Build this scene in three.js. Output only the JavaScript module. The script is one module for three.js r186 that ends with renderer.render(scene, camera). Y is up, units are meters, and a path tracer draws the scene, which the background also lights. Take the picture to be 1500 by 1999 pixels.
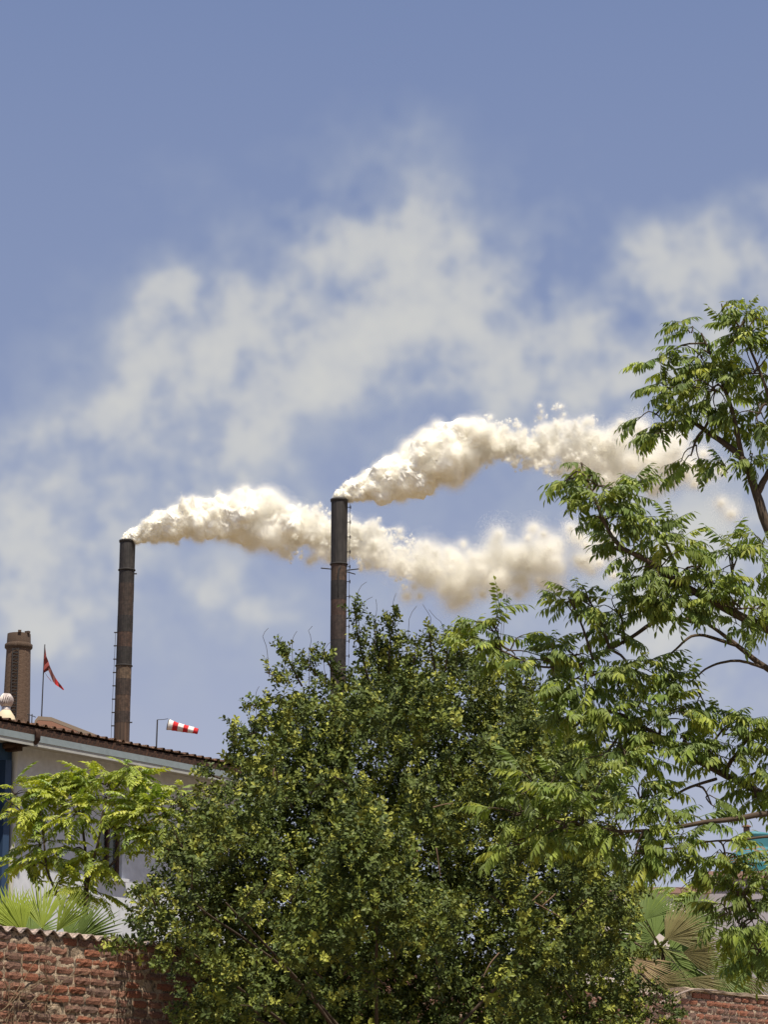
import * as THREE from 'three';
import { mergeGeometries } from 'three/addons/utils/BufferGeometryUtils.js';

// ---------------------------------------------------------------- camera, sky, sun, exposure
const scene = new THREE.Scene();
const F = 5000, CX = 750, CY = 999.5, HORIZON = 2240;         // lens in pixels of the 1500 x 1999 photograph
const PITCH = Math.atan((HORIZON - CY) / F), EYE = new THREE.Vector3(0, 1.6, 0);
const camera = new THREE.PerspectiveCamera(2 * Math.atan(CY / F) * 180 / Math.PI, 1500 / 1999, 0.5, 20000);
camera.position.copy(EYE); camera.rotation.x = PITCH; scene.add(camera);

const renderer = new THREE.WebGLRenderer({ antialias: true });
renderer.toneMapping = THREE.LinearToneMapping;
renderer.toneMappingExposure = 1.2;
renderer.shadowMap.enabled = true;

const SUN_EL = 66 * Math.PI / 180, SUN_AZ = 24 * Math.PI / 180;   // behind the camera, a little to the right
const SUN_DIR = new THREE.Vector3(Math.sin(SUN_AZ) * Math.cos(SUN_EL), Math.sin(SUN_EL), Math.cos(SUN_AZ) * Math.cos(SUN_EL));
const sun = new THREE.DirectionalLight(new THREE.Color(1.0, 0.92, 0.78), 5.0);
sun.position.copy(SUN_DIR).multiplyScalar(150).add(new THREE.Vector3(0, 10, -60));
sun.target.position.set(0, 10, -60); scene.add(sun, sun.target);
sun.castShadow = true; sun.shadow.mapSize.set(4096, 4096);
Object.assign(sun.shadow.camera, { left: -90, right: 90, top: 90, bottom: -90, near: 1, far: 500 });

// ---------------------------------------------------------------- numbers
function rng(seed) { let a = seed >>> 0; return () => { a |= 0; a = a + 0x6D2B79F5 | 0; let t = Math.imul(a ^ a >>> 15, 1 | a); t = t + Math.imul(t ^ t >>> 7, 61 | t) ^ t; return ((t ^ t >>> 14) >>> 0) / 4294967296; }; }
let rand = rng(7);
const R = (a, b) => a + (b - a) * rand();
const gauss = () => Math.sqrt(-2 * Math.log(1 - rand() * 0.99999)) * Math.cos(6.283185 * rand());
const lerp = (a, b, t) => a + (b - a) * t, clamp01 = (x) => x < 0 ? 0 : x > 1 ? 1 : x;
const smooth = (a, b, x) => { const t = clamp01((x - a) / (b - a)); return t * t * (3 - 2 * t); };
const PERM = new Uint8Array(512); { const r = rng(99), p = [...Array(256).keys()]; for (let i = 255; i > 0; i--) { const j = Math.floor(r() * (i + 1)); [p[i], p[j]] = [p[j], p[i]]; } for (let i = 0; i < 512; i++) PERM[i] = p[i & 255]; }
const gr = (h, x, y, z) => { h &= 15; const u = h < 8 ? x : y, v = h < 4 ? y : h === 12 || h === 14 ? x : z; return ((h & 1) ? -u : u) + ((h & 2) ? -v : v); };
function noise3(x, y, z) {
  const X = Math.floor(x), Y = Math.floor(y), Z = Math.floor(z); x -= X; y -= Y; z -= Z;
  const u = x * x * x * (x * (x * 6 - 15) + 10), v = y * y * y * (y * (y * 6 - 15) + 10), w = z * z * z * (z * (z * 6 - 15) + 10);
  const A = PERM[X & 255] + (Y & 255), B = PERM[(X + 1) & 255] + (Y & 255), z0 = Z & 255, z1 = (Z + 1) & 255;
  const a0 = PERM[A & 511], a1 = PERM[(A + 1) & 511], b0 = PERM[B & 511], b1 = PERM[(B + 1) & 511];
  return lerp(
    lerp(lerp(gr(PERM[a0 + z0], x, y, z), gr(PERM[b0 + z0], x - 1, y, z), u), lerp(gr(PERM[a1 + z0], x, y - 1, z), gr(PERM[b1 + z0], x - 1, y - 1, z), u), v),
    lerp(lerp(gr(PERM[a0 + z1], x, y, z - 1), gr(PERM[b0 + z1], x - 1, y, z - 1), u), lerp(gr(PERM[a1 + z1], x, y - 1, z - 1), gr(PERM[b1 + z1], x - 1, y - 1, z - 1), u), v), w);
}
function fbm(x, y, z, n) { let s = 0, a = 1; for (let i = 0; i < n; i++) { s += a * noise3(x, y, z); a *= 0.52; x = x * 2.03 + 11.3; y = y * 2.03 + 5.1; z = z * 2.03 + 7.7; } return s; }

// a ray of the photograph's lens, and the points where it reaches a depth (metres ahead) or a plane
function ray(px, py) {
  const x = (px - CX) / F, y = (CY - py) / F, c = Math.cos(PITCH), s = Math.sin(PITCH);
  return new THREE.Vector3(x, y * c + s, y * s - c);
}
function at(px, py, depth) { const d = ray(px, py); return d.multiplyScalar(depth / -d.z).add(EYE); }
function onPlane(px, py, p0, n) { const d = ray(px, py); return d.multiplyScalar(p0.clone().sub(EYE).dot(n) / d.dot(n)).add(EYE); }
const V = (x, y, z) => new THREE.Vector3(x, y, z);
const lin = (r, g, b) => new THREE.Color().setRGB(r, g, b);

// ---------------------------------------------------------------- sky with its drifting smoke haze
const CLOUDS = [ // px, py, radius x, radius y, turn (degrees), amount
  [80, 1150, 260, 220, 0, .38], [350, 1050, 280, 200, 0, .25], [1350, 950, 320, 260, 0, .4], [1250, 1250, 350, 200, 0, .38], [600, 620, 380, 220, -20, .25], [1050, 700, 330, 150, 0, .22], [350, 760, 220, 180, -40, .25], [180, 870, 170, 70, -20, .3], [250, 700, 90, 110, 30, .2],
  [690, 540, 190, 110, -25, 0.95], [640, 460, 110, 60, -20, 0.5], [800, 440, 60, 70, 20, 0.42], [560, 640, 170, 110, -35, 0.75], [420, 590, 150, 60, -35, 0.55],
  [840, 620, 190, 120, 15, 0.72], [960, 700, 200, 90, 10, 0.6], [1120, 720, 190, 80, 0, 0.52], [1260, 690, 150, 90, -10, 0.68], [1080, 640, 150, 70, 10, .35], [1180, 600, 90, 60, -20, .3], [1400, 570, 170, 110, -15, 0.85], [1480, 520, 120, 90, -20, 0.75], [1500, 700, 140, 110, 0, 0.65],
  [520, 780, 120, 85, -40, 0.7], [430, 860, 130, 70, -30, 0.65], [300, 890, 150, 80, -15, 0.62], [150, 900, 130, 80, -20, 0.7], [70, 980, 90, 75, 30, 0.65], [110, 1060, 40, 80, 15, 0.5], [20, 1130, 90, 110, 0, 0.75], [110, 1220, 130, 90, -10, 0.7], [0, 1250, 90, 110, 0, 0.55],
  [420, 1120, 150, 70, 10, 0.45], [520, 1190, 190, 60, 5, 0.42], [620, 950, 60, 40, 0, 0.38], [340, 640, 70, 90, 20, 0.55],
  [1330, 1000, 150, 90, 15, 0.6], [1450, 1080, 170, 110, 0, 0.8], [1300, 1180, 170, 100, 0, 0.6], [1470, 1320, 190, 130, 0, 0.75], [1120, 1120, 120, 70, 0, 0.5], [880, 1180, 200, 60, 0, 0.4],
].map(([x, y, rx, ry, t, a]) => { const d = ray(x, y).normalize(); return { az: Math.atan2(d.x, -d.z), el: Math.asin(d.y), rx: rx * 1.22, ry: ry * 1.22, c: Math.cos(t * Math.PI / 180), s: Math.sin(t * Math.PI / 180), a }; });
{
  const W = 4096, H = 2048, data = new Float32Array(W * H * 4), PX = F;
  const stops = [[0, .54, .56, .645], [3, .50, .525, .625], [7, .425, .465, .595], [12, .325, .380, .54], [18, .240, .302, .482], [26, .183, .248, .44], [45, .14, .205, .39], [90, .105, .165, .34]];
  const frame = { az: 0, el: PITCH };
  for (let row = 0; row < H; row++) {
    const el = ((row + 0.5) / H - 0.5) * Math.PI, deg = el * 180 / Math.PI, y = Math.sin(el), ce = Math.cos(el);
    let k = 0; while (k < stops.length - 2 && stops[k + 1][0] < deg) k++;
    const f = clamp01((deg - stops[k][0]) / (stops[k + 1][0] - stops[k][0])), base = [1, 2, 3].map((c) => lerp(stops[k][c], stops[k + 1][c], f));
    for (let col = 0; col < W; col++) {
      const o = (row * W + col) * 4, round = ((col + 0.5) / W - 0.5) * 2 * Math.PI, x = Math.cos(round) * ce, z = Math.sin(round) * ce;
      let alpha = 0, thick = 0;
      if (deg > 0.3 && deg < 60) {
        const az = Math.atan2(x, -z), u = az * ce * PX, v = (el - frame.el) * PX, out = smooth(0, 500, Math.max(Math.abs(u) - 800, Math.abs(v) - 1050));
        let d = 0;
        const X = x * PX / 260, Y = y * PX / 260, Z = z * PX / 260;
        if (out < 1) {
          const wx = fbm(X + 31, Y, Z, 4) * 90, wy = fbm(X, Y + 57, Z, 4) * 90;
          for (const b of CLOUDS) {
            const dx = (az - b.az) * ce * PX + wx, dy = -(el - b.el) * PX + wy;
            if (Math.abs(dx) > 560 || Math.abs(dy) > 560) continue;
            const p = (dx * b.c + dy * b.s) / b.rx, q = (-dx * b.s + dy * b.c) / b.ry; d += b.a * Math.exp(-(p * p + q * q));
          }
          d = Math.min(d, 1.25) * (1 - out);
        }
        if (out > 0) d += out * 1.5 * smooth(-0.05, 0.55, fbm(X * 0.35 + 3, Y * 0.6, Z * 0.35, 3)) * (1 - smooth(22, 55, deg));
        if (d > 0.01) {
          const n = fbm(X * 2.1, Y * 2.1, Z * 2.1, 5) + .5 * fbm(X * 9 + 5, Y * 9, Z * 9, 4) * .55, n2 = fbm(X * .8 + 40, Y * .8, Z * .8, 4);
          thick = Math.max(0, d * (.78 + 0.62 * n + .45 * n2) + 0.12 * (n + n2) * smooth(0, .4, d) - 0.04);
          alpha = 1 - Math.exp(-.92 * thick);
        }
      }
      const w = smooth(0.25, 1.25, thick), cl = [lerp(.47, .68, w), lerp(.51, .675, w), lerp(.575, .63, w)];
      for (let c = 0; c < 3; c++) data[o + c] = lerp(base[c], cl[c], alpha) / 1.2;
      data[o + 3] = 1;
    }
  }
  const t = new THREE.DataTexture(data, W, H, THREE.RGBAFormat, THREE.FloatType);
  t.mapping = THREE.EquirectangularReflectionMapping; t.magFilter = t.minFilter = THREE.LinearFilter; t.needsUpdate = true;
  scene.background = t; scene.environment = t;
}

// ---------------------------------------------------------------- making things
const taken = {};
function numbered(n) { const k = taken[n] = (taken[n] ?? -1) + 1; return k ? `${n}_${String(k).padStart(3, '0')}` : n; }
function tag(o, label, category, group, kind) { if (label) o.userData.label = label; if (category) o.userData.category = category; if (group) o.userData.group = group; if (kind) o.userData.kind = kind; return o; }
function mesh(name, geo, mat, parent) { const m = new THREE.Mesh(geo, mat); m.castShadow = m.receiveShadow = true; m.name = parent ? name : numbered(name); (parent ?? scene).add(m); return m; }
function thing(name, label, category, pos = V(0, 0, 0), turn = 0, group) { const g = new THREE.Group(); g.name = numbered(name); g.position.copy(pos); g.rotation.y = turn; scene.add(g); g.updateMatrixWorld(true); return tag(g, label, category, group); }
function flat(geo) { const g = geo.index ? geo.toNonIndexed() : geo; g.computeVertexNormals(); return g; }
function box(w, h, d, x = 0, y = 0, z = 0) { // with uv in metres
  const g = new THREE.BoxGeometry(w, h, d).translate(x, y, z), u = g.attributes.uv, k = [[d, h], [d, h], [w, d], [w, d], [w, h], [w, h]];
  for (let i = 0; i < 24; i++) { const [a, b] = k[i >> 2]; u.setXY(i, u.getX(i) * a, u.getY(i) * b); } return g;
}
function tube(pts, r0, r1, n = 8, sides = 6, wobble = 0) {       // a tapered, closed tube along points
  const curve = new THREE.CatmullRomCurve3(pts, false, 'centripetal'), fr = curve.computeFrenetFrames(n, false), pos = [], uv = [], idx = [];
  for (let i = 0; i <= n; i++) {
    const p = curve.getPointAt(i / n), r = lerp(r0, r1, i / n);
    if (wobble) p.add(V(R(-1, 1), R(-1, 1), R(-1, 1)).multiplyScalar(wobble));
    for (let j = 0; j < sides; j++) { const a = j / sides * 6.283185, q = p.clone().addScaledVector(fr.normals[i], Math.cos(a) * r).addScaledVector(fr.binormals[i], Math.sin(a) * r); pos.push(q.x, q.y, q.z); uv.push(j / sides, i / n); }
  }
  for (let i = 0; i < n; i++) for (let j = 0; j < sides; j++) { const a = i * sides + j, b = i * sides + (j + 1) % sides, c = a + sides, d = b + sides; idx.push(a, b, c, b, d, c); }
  for (let j = 1; j < sides - 1; j++) { idx.push(0, j + 1, j); const e = n * sides; idx.push(e, e + j, e + j + 1); }
  const g = new THREE.BufferGeometry(); g.setAttribute('position', new THREE.Float32BufferAttribute(pos, 3)); g.setAttribute('uv', new THREE.Float32BufferAttribute(uv, 2)); g.setIndex(idx); g.computeVertexNormals(); return g;
}
function lathe(profile, seg = 32) { return new THREE.LatheGeometry(profile.map(([r, y]) => new THREE.Vector2(r, y)), seg); }
function tex(w, h, fn, srgb) { // byte texture from a function of pixel -> [r,g,b] 0..1
  const d = new Uint8Array(w * h * 4);
  for (let y = 0; y < h; y++) for (let x = 0; x < w; x++) { const c = fn(x, y), o = (y * w + x) * 4; d[o] = 255 * clamp01(c[0]); d[o + 1] = 255 * clamp01(c[1]); d[o + 2] = 255 * clamp01(c[2]); d[o + 3] = 255; }
  const t = new THREE.DataTexture(d, w, h); t.wrapS = t.wrapT = THREE.RepeatWrapping; t.magFilter = THREE.LinearFilter; t.minFilter = THREE.LinearMipmapLinearFilter; t.generateMipmaps = true; if (srgb) t.colorSpace = THREE.SRGBColorSpace; t.needsUpdate = true; return t;
}
const loop3 = (x, y, w, h, s) => { const a = x / w * 6.283185, b = y / h * 6.283185; return [Math.cos(a) * s + Math.cos(b) * s * .7, Math.sin(a) * s, Math.sin(b) * s + 4 * Math.cos(b) * .1]; };
const std = (color, roughness = 0.85, more = {}) => new THREE.MeshStandardMaterial({ color, roughness, ...more });

// ---------------------------------------------------------------- ground
{
  const soil = tex(256, 256, (x, y) => { const [a, b, c] = loop3(x, y, 256, 256, 5), n = fbm(a, b, c, 5); const v = .62 + .22 * n; return [v, v * .93, v * .8]; }, true); soil.repeat.set(400, 400);
  const g = new THREE.PlaneGeometry(6000, 6000).rotateX(-Math.PI / 2);
  tag(mesh('ground', g, std(lin(.52, .47, .40), 1, { map: soil })), 'bare dusty earth of the factory yard', 'ground', null, 'structure');
}

// ---------------------------------------------------------------- tall steel smokestacks
const sootTex = tex(256, 512, (x, y) => { const a = x / 256 * 6.283185, n = fbm(Math.cos(a) * 6, y / 512 * 1.6, Math.sin(a) * 6, 5), m = fbm(Math.cos(a) * 3 + 9, y / 512 * 9, Math.sin(a) * 3, 5); const v = .74 + .22 * n + .16 * m; return [v * 1.02, v * .98, v * .95]; }, true);
const steel = [lin(.062, .058, .06), lin(.044, .039, .040), lin(.13, .085, .062), lin(.078, .056, .048), lin(.20, .145, .10), lin(.105, .064, .05)].map((c) => std(c, .72, { map: sootTex, metalness: 0.1 }));
const darkIron = std(lin(.03, .026, .026), .8);
function smokestack(label, px, bottomPx, topPy, depth, wTop, wBot, wBotPy, bands, rings) {
  const top = at(px, topPy, depth), s = depth / F / Math.cos(PITCH) * 1.0, foot = V(at(bottomPx[0], bottomPx[1], depth).x, 0, -depth);
  const t = thing('smokestack', label, 'smokestack', V(foot.x, 0, foot.z), 0, 'tall steel smokestacks of the factory');
  const yOf = (py) => at(px, py, depth).y, lowY = yOf(wBotPy);
  const rOf = (y) => 0.5 * s * lerp(wBot, wTop, (y - lowY) / (top.y - lowY));
  const leanX = (top.x - foot.x) / (top.y - at(bottomPx[0], bottomPx[1], depth).y) , baseY = at(bottomPx[0], bottomPx[1], depth).y;
  const xOf = (y) => y < baseY ? 0 : (y - baseY) * leanX;
  const ys = bands.map(([py, m]) => [yOf(py), m]); // from the top down
  for (let i = 0; i < ys.length; i++) {
    const y1 = ys[i][0], y0 = i + 1 < ys.length ? ys[i + 1][0] : 0, hi = y1 - y0, k = i % 2 ? 1.0 : 1.012;
    const prof = []; const n = 3; for (let j = 0; j <= n; j++) { const y = y0 + hi * j / n; prof.push([rOf(y) * k, y]); }
    const g = lathe(i ? prof : [...prof, [rOf(y1) * .93, y1], [rOf(y1) * .92, y1 - 1.5]], 40), p = g.attributes.position; for (let j = 0; j < p.count; j++) p.setX(j, p.getX(j) + xOf(p.getY(j)));
    g.computeVertexNormals(); mesh('shell_section', g, steel[ys[i][1]], t);
  }
  const ring = (y, r, tube_) => mesh('flange', new THREE.TorusGeometry(r, tube_, 8, 40).rotateX(Math.PI / 2).translate(xOf(y), y, 0), darkIron, t);
  const rimY = top.y; mesh('rim', lathe([[rOf(rimY) * .95, -.16], [rOf(rimY) * 1.10, -.14], [rOf(rimY) * 1.12, .04], [rOf(rimY) * .95, .06]].map(([r, y]) => [r, y + rimY]), 40).translate(xOf(rimY), 0, 0), darkIron, t);
  for (const py of rings) ring(yOf(py), rOf(yOf(py)) * 1.04, .07);
  return { t, yOf, rOf, xOf, s, top };
}
const D2 = 200, D1 = 222;
{
  const k = smokestack('dark steel smokestack rising behind the bush, smoke pouring right', 663, [660, 1320], 976, D2, 32, 30, 1320,
    [[976, 0], [1102, 2], [1135, 1], [1172, 5], [1203, 3], [1250, 1], [1300, 3]], [1102]);
  // cable ladder on the right and the cross rods below the flange
  const rail = [], yA = k.yOf(985), yB = k.yOf(1330);
  for (const dz of [-.12, .12]) mesh('ladder_rail', tube([V(k.xOf(yA) + k.rOf(yA) + .18, yA, dz + .3), V(k.xOf(yB) + k.rOf(yB) + .22, yB, dz + .3), V(k.rOf(0) + .22, 2, dz + .3)], .018, .018, 20, 5), darkIron, k.t);
  for (let py = 992; py < 1330; py += 29) { const y = k.yOf(py), r = k.rOf(y); mesh('ladder_bracket', mergeGeometries([box(.34, .05, .05, k.xOf(y) + r + .12, y, .3), box(.06, .22, .3, k.xOf(y) + r + .25, y, .3)]), darkIron, k.t); }
  const rod = (x0, py0, x1, py1, z) => mesh('cross_rod', tube([V(at(x0, py0, D2).x - k.t.position.x, k.yOf(py0), z), V(at(x1, py1, D2).x - k.t.position.x, k.yOf(py1), z * 1.6)], .055, .045, 3, 5), darkIron, k.t);
  rod(627, 1110, 652, 1113, .2); rod(675, 1115, 701, 1113, .3); rod(675, 1118, 694, 1125, .5);
  // the hinge bar down the front
  const y0 = k.yOf(1110), y1 = k.yOf(1166); mesh('hinge_bar', tube([V(k.xOf(y0) + .12, y0 + .05, k.rOf(y0) + .05), V(k.xOf(y0), y0 - .3, k.rOf(y0) + .06), V(k.xOf(y1), y1, k.rOf(y1) + .05)], .07, .04, 8, 5), darkIron, k.t);
}
{
  const k = smokestack('dark steel smokestack behind the factory roof, brown patched lower half', 249, [237, 1440], 1056, D1, 30, 30, 1440,
    [[1056, 0], [1113, 1], [1140, 3], [1174, 3], [1203, 1], [1235, 5], [1264, 1], [1300, 4], [1326, 3], [1358, 2], [1390, 3], [1412, 2]], [1113, 1300]);
  const yA = k.yOf(1235), yB = k.yOf(1440); mesh('ladder_rail', tube([V(k.xOf(yA) - k.rOf(yA) - .1, yA, .3), V(k.xOf(yB) - k.rOf(yB) - .2, yB, .3), V(-k.rOf(0) - .2, 2, .3)], .02, .02, 20, 5), darkIron, k.t);
  for (let py = 1236; py < 1450; py += 26) { const y = k.yOf(py), r = k.rOf(y); mesh('ladder_bracket', box(.30, .09, .14, k.xOf(y) - r - .08, y, .3), darkIron, k.t); }
  for (const [py, sx] of [[1121, 1], [1411, 1]]) { const y = k.yOf(py); mesh('ladder_bracket', box(.3, .1, .12, k.xOf(y) + sx * (k.rOf(y) + .08), y, .2), darkIron, k.t); }
}

// ---------------------------------------------------------------- smoke: drifts of pale flakes, thick at the mouth and thin down the wind
const smokeMat = new THREE.MeshPhysicalMaterial({ color: lin(1, .99, .955), roughness: 1, transmission: 0.8, thickness: 0, specularIntensity: 0, side: THREE.DoubleSide });
const dirAny = () => { const z = R(-1, 1), a = R(0, 6.283185), q = Math.sqrt(1 - z * z); return V(q * Math.cos(a), q * Math.sin(a), z); };
function puffGeo(n, size) { // a small cloud of flakes, denser towards its middle
  const pos = new Float32Array(n * 9);
  for (let k = 0; k < n; k++) { const c = dirAny().multiplyScalar(Math.min(1.3, Math.abs(gauss()) * .6)), u = dirAny(), v = dirAny().cross(u).normalize(), sz = size * R(.7, 1.3);
    for (let j = 0; j < 3; j++) { const a = j * 2.0944, o = k * 9 + j * 3, x = Math.cos(a) * sz, y = Math.sin(a) * sz; pos[o] = c.x + u.x * x + v.x * y; pos[o + 1] = c.y + u.y * x + v.y * y; pos[o + 2] = c.z + u.z * x + v.z * y; } }
  const g = new THREE.BufferGeometry(); g.setAttribute('position', new THREE.BufferAttribute(pos, 3)); g.computeVertexNormals(); return g;
}
rand = rng(20);
const puffs = [puffGeo(500, .07), puffGeo(500, .07), puffGeo(6500, .022), puffGeo(6500, .022), puffGeo(26000, .0112), puffGeo(26000, .0112)];
const billowMat = std(lin(.98, .945, .845), 1);

function plume(label, depth, path, cover, seed) {
  rand = rng(seed);
  const s = depth / F, pts = path.map(([x, y, r, dens, soft]) => ({ p: at(x, y, depth), r: r * s * lerp(1.1, 1.26, smooth(.3, .6, soft)), dens: dens * lerp(1, 1.55, smooth(.2, .4, soft)) * (soft > .3 && soft < .75 ? 1.25 : 1), soft }));
  const seg = []; let total = 0;
  for (let i = 0; i + 1 < pts.length; i++) { const w = pts[i].p.distanceTo(pts[i + 1].p) / (0.5 * (pts[i].r + pts[i + 1].r)); total += w; seg.push(total); }
  const pick = (q) => { const a = q * total; let i = 0; while (seg[i] < a && i < seg.length - 1) i++; const f = clamp01((a - (i ? seg[i - 1] : 0)) / (seg[i] - (i ? seg[i - 1] : 0))), A = pts[i], B = pts[i + 1]; return { p: A.p.clone().lerp(B.p, f), r: lerp(A.r, B.r, f), dens: lerp(A.dens, B.dens, f), soft: lerp(A.soft, B.soft, f) }; };
  const t = tag(thing('smoke_plume', label, 'smoke', pts[0].p, 0, 'smoke plumes blown to the right'), null, null, null, 'stuff');
  const bins = puffs.map(() => []), add = (p, r, dens, soft, level) => {              // fill one billow with puffs, mostly near its skin
    const pr = Math.max(.14, r * lerp(.5, .66, smooth(0, .3, soft))), n = dens * cover * .5 * (r / pr) * (r / pr); const m = Math.floor(n) + (rand() < n % 1 ? 1 : 0);
    for (let i = 0; i < m; i++) { const d = dirAny(), q = lerp(r * R(.72, .98), r * Math.pow(rand(), .45) * 1.05, smooth(.05, .4, soft)), k = pr * R(.8, 1.15), mt = new THREE.Matrix4().makeRotationFromEuler(new THREE.Euler(R(0, 6.28), R(0, 6.28), R(0, 6.28))); mt.scale(V(k, k, k)).setPosition(p.clone().addScaledVector(d, q).sub(pts[0].p)); bins[(pr > .55 ? 4 : pr > .3 ? 2 : 0) + Math.floor(rand() * 2)].push(mt); }
  };
  const N = Math.round(total * 13);
  for (let i = 0; i < N; i++) {
    const c = pick((i + rand()) / N), rb = c.r * R(.28, .5), p = c.p.clone().addScaledVector(dirAny(), (c.r - rb) * Math.pow(rand(), .42));
    if (c.soft < .13 || (c.soft < .24 && rand() < .6)) continue;
    add(p, rb * (c.soft > .55 ? 1.25 : 1), c.dens * (c.soft > .55 ? 1.9 : 1), c.soft, 0);
    for (let j = 0; j < (c.soft > .55 ? 0 : 5); j++) { const r2 = rb * R(.28, .5), p2 = p.clone().addScaledVector(dirAny(), rb * .9); add(p2, r2, c.dens, c.soft, 1); if (c.soft < .5) for (let m = 0; m < 2; m++) add(p2.clone().addScaledVector(dirAny(), r2 * .9), r2 * R(.35, .55), c.dens, c.soft, 2); }
  }
  // the dense part next to the mouth: one continuous billowing body, cauliflower-like, that thins out where the drift begins
  const curve = new THREE.CatmullRomCurve3(pts.map((q) => q.p), false, 'centripetal'), S = 900, A = 170, at_ = pts.map((q) => 0), lens = [0]; for (let i = 1; i < pts.length; i++) lens.push(lens[i - 1] + pts[i].p.distanceTo(pts[i - 1].p));
  const endI = pts.findIndex((q) => q.soft > .36), Lend = lens[endI], all = lens[lens.length - 1], pos = new Float32Array((S + 1) * A * 3), idx = [], X = V(0, 0, 1);
  const look = (l) => { let i = 0; while (i < lens.length - 2 && lens[i + 1] < l) i++; const f = clamp01((l - lens[i]) / (lens[i + 1] - lens[i])), a = pts[i], b = pts[i + 1]; return { p: a.p.clone().lerp(b.p, f), r: lerp(a.r, b.r, f), soft: lerp(a.soft, b.soft, f) }; };
  const rows = Array.from({ length: 201 }, (_, i) => look(Lend * i / 200)); for (let k = 0; k < 3; k++) for (let i = 1; i < 200; i++) rows[i].p.copy(rows[i - 1].p.clone().add(rows[i + 1].p).multiplyScalar(.25).addScaledVector(rows[i].p, .5));
  const skin = [];
  for (let i = 0; i <= S; i++) {
    const f = i / S * 200, a = Math.min(199, Math.floor(f)), g = f - a, c = rows[a].p.clone().lerp(rows[a + 1].p, g), r0 = lerp(rows[a].r, rows[a + 1].r, g), soft = lerp(rows[a].soft, rows[a + 1].soft, g), T = rows[Math.min(200, a + 3)].p.clone().sub(rows[Math.max(0, a - 3)].p).normalize(), B = T.clone().cross(X).normalize();
    const fade = 1 - smooth(.16, .36, soft), base = r0 * (.42 + .35 * fade) * (fade < 1 ? Math.sqrt(fade + .0001) * .6 + .4 * fade : 1);
    for (let j = 0; j < A; j++) {
      const th = j / A * 6.283185, d = B.clone().multiplyScalar(Math.cos(th)).addScaledVector(X, Math.sin(th)), p = c.clone().addScaledVector(d, base * .9);
      let h = 0; for (let o = 0, wl = 4.4; o < 6; o++, wl *= .5) { const fr = 1 / wl, am = Math.min((wl < .7 ? .19 : .27) * wl, r0 * .5) * (1 - smooth(1.2, 2.6, wl / r0)); if (am > 0) h += am * (Math.abs(noise3(p.x * fr + o * 17 + seed, p.y * fr + seed * 3, p.z * fr)) * 2 - .42); }
      p.addScaledVector(d, h * (.3 + .7 * fade)); pos.set([p.x - pts[0].p.x, p.y - pts[0].p.y, p.z - pts[0].p.z], (i * A + j) * 3);
      if (i < S && rand() < lerp(.6, .8, smooth(.04, .2, soft)) * (Lend / S) * (6.28 * base / A) / Math.pow(Math.max(.12, r0 * lerp(.2, .34, smooth(0, .3, soft))), 2)) skin.push([p, d, r0, soft]);
      if (i < S) { const k = i * A + j, k2 = i * A + (j + 1) % A; idx.push(k, k + A, k2, k2, k + A, k2 + A); }
    }
  }
  const core = new THREE.BufferGeometry(); core.setAttribute('position', new THREE.BufferAttribute(pos, 3)); core.setIndex(idx); core.computeVertexNormals(); tag(mesh('smoke_core', core, billowMat, t), null, null, null, 'stuff');
  for (const [p, d, r, soft] of skin) { const pr = Math.max(.12, r * lerp(.2, .34, smooth(0, .3, soft))) * R(.7, 1.3), mt = new THREE.Matrix4().makeRotationFromEuler(new THREE.Euler(R(0, 6.28), R(0, 6.28), R(0, 6.28))); mt.scale(V(pr, pr, pr)).setPosition(p.clone().addScaledVector(d, pr * R(-.3, .3)).sub(pts[0].p)); bins[(pr > .55 ? 4 : pr > .18 ? 2 : 0) + Math.floor(rand() * 2)].push(mt); }
  let n = 0; bins.forEach((b, i) => { n += b.length; const m = new THREE.InstancedMesh(puffs[i], smokeMat, b.length); b.forEach((x, k) => m.setMatrixAt(k, x)); m.name = 'smoke_billow'; m.castShadow = m.receiveShadow = true; m.userData.kind = 'stuff'; t.add(m); });
  console.log('puffs', n, 'core', core.index.count / 3);
}
plume('thick cream smoke blowing right from the taller middle smokestack', D2, [
  [661, 980, 15, 1.5, 0], [668, 968, 18, 1.5, .01], [682, 962, 22, 1.5, .02], [703, 956, 30, 1.4, .04], [745, 944, 50, 1.35, .06], [800, 926, 57, 1.3, .08], [850, 894, 68, 1.25, .1], [898, 862, 58, 1.2, .14], [940, 860, 54, 1.0, .2], [985, 872, 45, .8, .3], [1030, 868, 55, .75, .35], [1090, 866, 78, .65, .4], [1150, 878, 68, .55, .5], [1230, 890, 66, .42, .7], [1310, 905, 72, .25, .9], [1400, 930, 80, .1, 1]], 2.0, 21);
plume('long cream smoke trail from the left smokestack passing behind the middle one', D1, [
  [247, 1060, 14, 1.5, 0], [252, 1050, 16, 1.5, .01], [264, 1046, 19, 1.5, .02], [284, 1041, 25, 1.4, .04], [330, 1022, 36, 1.35, .06], [380, 1010, 45, 1.3, .08], [430, 1008, 48, 1.25, .1], [480, 1012, 60, 1.15, .14], [540, 1022, 73, 1.0, .2], [590, 1038, 74, .9, .26], [640, 1042, 70, .8, .3], [700, 1052, 58, .75, .34], [740, 1062, 54, .62, .4], [790, 1098, 62, .42, .5], [850, 1112, 68, .4, .6], [910, 1118, 70, .38, .6], [975, 1112, 72, .36, .6], [1040, 1084, 72, .34, .65], [1095, 1082, 66, .28, .8], [1160, 1085, 60, .16, 1], [1220, 1090, 50, .06, 1]], 2.0, 22);

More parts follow.
